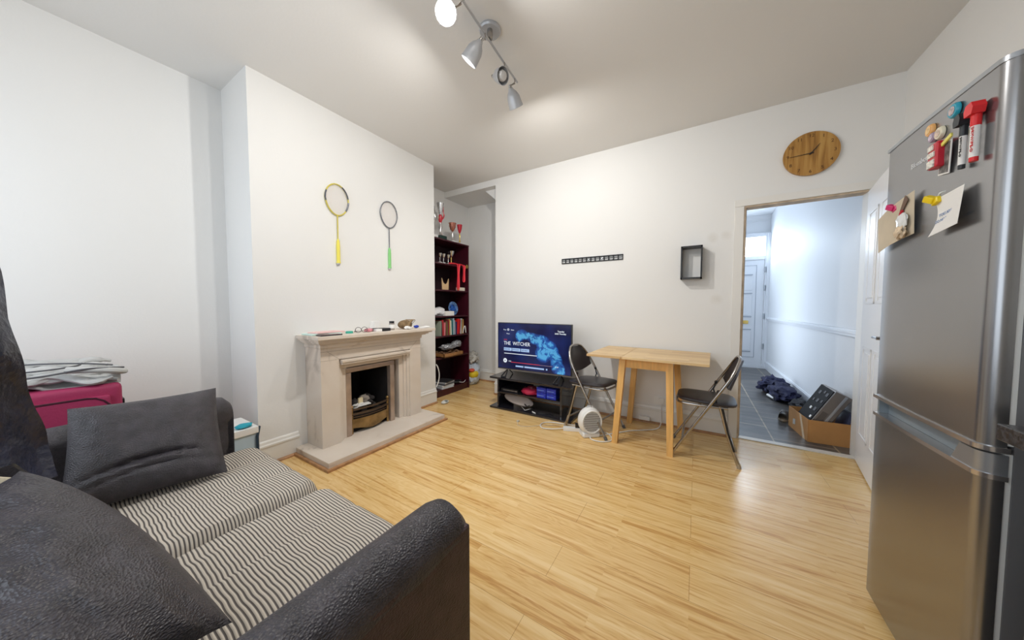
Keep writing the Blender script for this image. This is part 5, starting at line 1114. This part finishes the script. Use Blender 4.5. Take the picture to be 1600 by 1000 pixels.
# ------------------------------------------------------------------ sofa bed
so = thing('sofa_bed', 'charcoal faux suede sofa bed pulled out with a striped mattress', 'sofa bed', (-1.32, 0, 0))
def arm(x0, x1, yb, yf, m, name):
    w_ = x1-x0; cx = (x0+x1)/2; top_ = .688
    def fn(u, v):
        # cross-section in x/z: narrow panel with rounded top; u around, v along y
        a = u
        if a < .30: x = x0+.012; z = .05+(top_-.08-.05)*(a/.30)
        elif a > .70: x = x1-.012; z = .05+(top_-.08-.05)*((1-a)/.30)
        else:
            th = PI*(1-(a-.30)/.40); x = cx+(w_/2)*math.cos(th)*1.0; z = top_-.075+.075*math.sin(th)**.8
        e = min(1, (1-v)/.06); f = math.sqrt(max(0, 1-(1-e)**2)) if e < 1 else 1
        if e < 1 and z > .3: z = .3+(z-.3)*(.90+.10*f); 
        x = cx+(x-cx)*(.80+.20*f)
        y = yb+(yf-yb)*v
        wob = .004*noise.noise(Vector((x*9, y*9, z*9)))
        return Vector((x+wob, y, z+wob))
    b = MB(); b.grid(fn, 37, 40)
    # close the ends
    bm = b.bm
    bmesh.ops.holes_fill(bm, edges=[e for e in bm.edges if e.is_boundary], sides=0)
    bmesh.ops.recalc_face_normals(bm, faces=bm.faces[:])
    return b.build(name, m, so)
arm(-.575, -.447, -.45, .555, suede, 'arm')
arm(-2.15, -2.005, -.45, .57, suede, 'arm')
b = MB(); b.box(-.52, -.448, -.40, .548, .05, .635, .010, 3); b.build('arm_panel', suede_b, so)
b = MB(); b.box(-2.20, -.46, -.62, -.42, .05, .78, .06, 4); b.build('backrest', suede, so)
b = MB(); b.box(-1.99, -.64, -.45, .60, .06, .30, .02, 3); b.build('base', suede_b, so)
def mattress(x0, x1, y0, y1, z0, z1, name):
    nx, ny = 40, 90
    def top(u, v):
        x = x0+(x1-x0)*u; y = y0+(y1-y0)*v
        eu = min(u, 1-u)*(x1-x0); ev = min(v, 1-v)*(y1-y0)
        f = lambda e: 1-max(0, 1-e/.045)**2.6
        z = z0+(z1-z0)*(f(eu)*f(ev))
        k = (u*3) % 1
        z -= .006*math.exp(-((k-.0)/.06)**2)*(eu > .03) + .006*math.exp(-((1-k)/.06)**2)*(eu > .03)
        z += .004*noise.noise(Vector((x*4, y*4, 0)))
        # round the plan corners
        r = .07
        cxx = min(x-x0, x1-x); cyy = y1-y
        if cxx < r and cyy < r:
            dx, dy = r-cxx, r-cyy; d = math.hypot(dx, dy); mxx = max(dx, dy)
            if d > 1e-6:
                s_ = mxx/d; ndx, ndy = dx*s_, dy*s_
                x = (x0+r-ndx) if x-x0 < x1-x else (x1-r+ndx); y = y1-r+ndy
        return Vector((x, y, z))
    b = MB(); b.grid(top, nx, ny)
    bm = b.bm
    be = [e for e in bm.edges if e.is_boundary]
    r = bmesh.ops.extrude_edge_only(bm, edges=be); vs = [g for g in r['geom'] if isinstance(g, bmesh.types.BMVert)]
    for v in vs: v.co.z = z0-.06
    bmesh.ops.recalc_face_normals(bm, faces=bm.faces[:])
    return b.build(name, stripe_m, so)
mattress(-1.985, -1.322, -.40, .655, .365, .425, 'mattress_section')
mattress(-1.312, -.60, -.40, .665, .365, .420, 'mattress_section')

def pillow(name, c, t, m, label, cat, n=30, wr=.004, seed=0, fold=None, group=None, bulge=0):
    P00, P10, P11, P01 = [Vector(p) for p in c]
    nrm = ((P10-P00).cross(P01-P00)).normalized()
    b = bmesh.new(); V = {}
    for side in (1, -1):
        for i in range(n+1):
            for j in range(n+1):
                u, v = i/n, j/n
                edge = i in (0, n) or j in (0, n)
                if edge and side == -1: V[side, i, j] = V[1, i, j]; continue
                U, W_ = 2*u-1, 2*v-1
                uu_ = .5+.5*U*(1+((bulge if U < 0 else 0)-.045)*(1-W_*W_)); vv_ = .5+.5*W_*(1-.045*(1-U*U))
                p = (P00*(1-uu_)+P10*uu_)*(1-vv_)+(P01*(1-uu_)+P11*uu_)*vv_
                th = max(0, (1-abs(U)**3.0))**.62*max(0, (1-abs(W_)**3.0))**.62
                d = wr*(noise.noise(Vector((u*7+seed, v*7, side)))+.6*noise.noise(Vector((u*15+seed, v*9, side*2))))*min(1, th*3)
                if fold and side == 1: d += fold(u, v)
                V[side, i, j] = b.verts.new(p+nrm*(side*t*.5*th+d))
    for side in (1, -1):
        for i in range(n):
            for j in range(n):
                f = [V[side, i, j], V[side, i+1, j], V[side, i+1, j+1], V[side, i, j+1]]
                b.faces.new(f if side == 1 else f[::-1])
    bmesh.ops.recalc_face_normals(b, faces=b.faces[:])
    mb = MB(); mb.add(b)
    return mb.build(name, m, None, True, label, cat, group)
def foldA(u, v):
    y = .30+.10*math.sin(u*3.0-.6)-.12*u*u
    return -.020*math.exp(-((v-y)/.025)**2)*(1 if .03 < u < .97 else 0)*math.sin(PI*min(1, max(0, u))) - .010*math.exp(-((v-y+.10)/.02)**2)*math.sin(PI*u)
pillow('sofa_cushion', [(-1.80, .045, .435), (-1.705, .455, .44), (-1.93, .485, .765), (-1.95, .090, .775)], .15, suede, 'large charcoal cushion leaning against the far arm of the sofa bed', 'cushion', fold=foldA, group='loose cushions on the sofa bed', n=40)
pillow('sofa_cushion', [(-1.22, -.005, .80), (-1.06, -.26, .63), (-.66, .00, .62), (-.740, .195, .55)], .22, suede, 'large charcoal cushion nearest the viewer in the sofa bed corner', 'cushion', wr=.010, seed=4, group='loose cushions on the sofa bed', n=44, bulge=.30)
b = MB(); b.blob((-1.62, -.075, .555), (.16, .11, .13), 3, .1, 4, 2, flat=.43); b.build('cream_blanket', mat('cream_fleece', (.72, .62, .44), .9, bump=.3, bscale=50), None, True, 'cream blanket bundled behind the curtain on the sofa bed', 'blanket')

# curtain
crt = mat('black_velvet', (.012, .014, .030), .30, bump=1, bscale=22, var=.6, vscale=12)
def csil(z):
    pts = [(2.35, -.40), (1.8, -.12), (1.243, -.016), (1.10, -.012), (.996, .001), (.90, .012), (.855, .020), (.777, .036), (.70, .050), (.60, .05)]
    for (z1, y1), (z2, y2) in zip(pts, pts[1:]):
        if z <= z1 and z >= z2: return y1+(y2-y1)*(z1-z)/(z1-z2)
    return pts[0][1] if z > 2.35 else pts[-1][1]
def cfn(u, v):
    z = 2.33-(2.33-.645)*v
    y1 = csil(z); y0 = -.44
    y = y0+(y1-y0)*u
    x = -1.50+.05*math.sin(u*15+2.0*v)*(.4+.6*u)+.035*noise.noise(Vector((u*5, v*7, 3)))*(1+v)-.06*v
    y += .012*noise.noise(Vector((u*6, v*12, 9)))*v
    z += .02*math.sin(u*9)*v*(1-u)
    z += .085*max(0, min(1, (.018-y)/.035))*v**5
    return Vector((x, y, z))
ct = thing('curtain', 'black velvety window curtain bunched down onto the sofa bed', 'curtain', (-1.5, -.2, .645))
b = MB(); b.grid(cfn, 70, 90, .006); b.build('drape', crt, ct)
b = MB(); b.tube([(-3.05, -.47, 2.38), (.1, -.47, 2.38)], .013, 12); b.tube([(-3.0, -.47, 2.38), (-3.0, -.69, 2.38)], .008, 8); b.tube([(.05, -.47, 2.38), (.05, -.69, 2.38)], .008, 8); b.build('curtain_pole', chrome, None, True, 'metal curtain pole above the window behind the sofa bed', 'curtain pole')

# ------------------------------------------------------------------ suitcase and cloth
su = thing('suitcase', 'magenta fabric suitcase standing between the sofa bed and the left wall', 'suitcase', (-2.62, -.04, 0))
mg = mat('magenta_fabric', (.36, .028, .10), .6, bump=.15, bscale=120)
b = MB(); b.box(-2.84, -2.47, -.42, .275, .03, .765, .035, 5); b.build('shell', mg, su)
b = MB(); b.box(-2.475, -2.447, -.36, .235, .08, .715, .022, 4); b.build('front_pocket', mg, su)
pipe = mat('dark_piping', (.05, .008, .02), .5)
def rrect(x, y0, y1, z0, z1, r):
    pts = []
    for (cy_, cz_, a0) in ((y1-r, z1-r, 0), (y0+r, z1-r, 90), (y0+r, z0+r, 180), (y1-r, z0+r, 270)):
        for k in range(5): a = R(a0+22.5*k); pts.append((x, cy_+r*math.cos(a), cz_+r*math.sin(a)))
    return pts
b = MB(); b.tube(rrect(-2.449, -.36, .235, .08, .712, .07), .005, 6, True); b.tube([(-2.446, -.36, .60), (-2.446, .23, .60)], .005, 6); b.build('piping', pipe, su)
b = MB(); b.box(-2.70, -2.60, .272, .295, .56, .66, .008); b.build('side_handle', plast_b, su)
for y in (-.34, .20):
    b = MB(); b.lathe([(0, 0), (.03, 0), (.03, .03), (0, .03)], 16, Matrix.Translation((-2.56, y, .03)) @ RX); b.build('wheel', plast_b, su)
clm = mat('grey_jersey', (.50, .50, .49), .85, bump=.25, bscale=40, var=.12, vscale=5)
cl = thing('folded_clothes', 'pale grey garment with dark seams heaped on top of the magenta suitcase', 'clothing', (-2.62, .0, .765))
def clo(u, v):
    x = -2.83+.31*u; y = -.30+.57*v
    z = .775+.045*math.sin(PI*min(1, u*1.02))**.5+.022*math.sin(v*17+u*5)+.022*math.sin(u*13-v*9)+.018*noise.noise(Vector((u*6, v*8, 1)))
    if u > .86: z -= (u-.86)*.2; 
    if v > .95: z -= (v-.95)*.7
    return Vector((x+.012*math.sin(v*9), y+.01*math.sin(u*9), max(z, .767)))
b = MB(); b.grid(clo, 40, 50, .006); b.build('cloth', clm, cl)
b = MB()
for k in range(11):
    xx = -2.76+.024*k; zz = .868-.0055*k; ph = k*1.7
    pts = [(xx+.022*math.sin(ph+t*1.3)+.03*(t > 5)*(t-5)*.3, -.27+.066*t+.012*math.sin(ph*2+t), zz+.018*math.sin(ph+t*1.9)-.0016*abs(t-4)**2) for t in range(9)]
    b.tube(pts, [.010, .024, .020, .027, .019, .026, .022, .024, .012], 10, smooth=5, flat=.62)
b.tube([(-2.50, .12, .85), (-2.47, .20, .842), (-2.48, .265, .825), (-2.56, .285, .815), (-2.66, .28, .82)], .022, 10, smooth=6, flat=.7)
b.build('cloth_fold', clm, cl)
b = MB()
b.tube([(-2.50, -.26, .822), (-2.487, -.10, .830), (-2.470, .05, .836), (-2.455, .16, .852), (-2.462, .23, .848), (-2.50, .285, .838)], .0045, 6, smooth=6)
b.tube([(-2.56, -.20, .848), (-2.55, -.02, .852), (-2.53, .08, .856), (-2.56, .15, .860), (-2.62, .17, .864)], .004, 6, smooth=6)
b.tube([(-2.70, -.10, .872), (-2.66, .04, .874), (-2.60, .16, .866), (-2.58, .26, .846)], .004, 6, smooth=6)
b.build('dark_seam', mat('seam_dark', (.10, .10, .11), .7), cl)

# storage box by the chimney breast
st = thing('storage_box', 'translucent blue storage box with a white lid beside the chimney breast', 'storage box', (-2.55, .70, 0))
b = MB(); b.box(-2.72, -2.44, .56, .80, 0, .33, .012); b.build('tub', mat('tub_blue', (.45, .58, .68), .3), st)
b = MB(); b.box(-2.73, -2.43, .55, .81, .325, .368, .008); b.build('lid', plast_w, st)
b = MB(); b.tube([(-2.55, .818, .30), (-2.45, .818, .355), (-2.43, .80, .30), (-2.425, .80, .05)], .008, 8); b.build('clip_handle', mat('clip_black', (.02, .04, .06), .4), st)
b = MB(); b.blob((-2.475, .745, .380), (.035, .045, .014), 3, .1, 5, 2, flat=.369); b.build('teal_cloth', mat('teal_cloth', (.01, .32, .42), .6), None, True, 'teal cloth folded on the lid of the storage box', 'cloth')
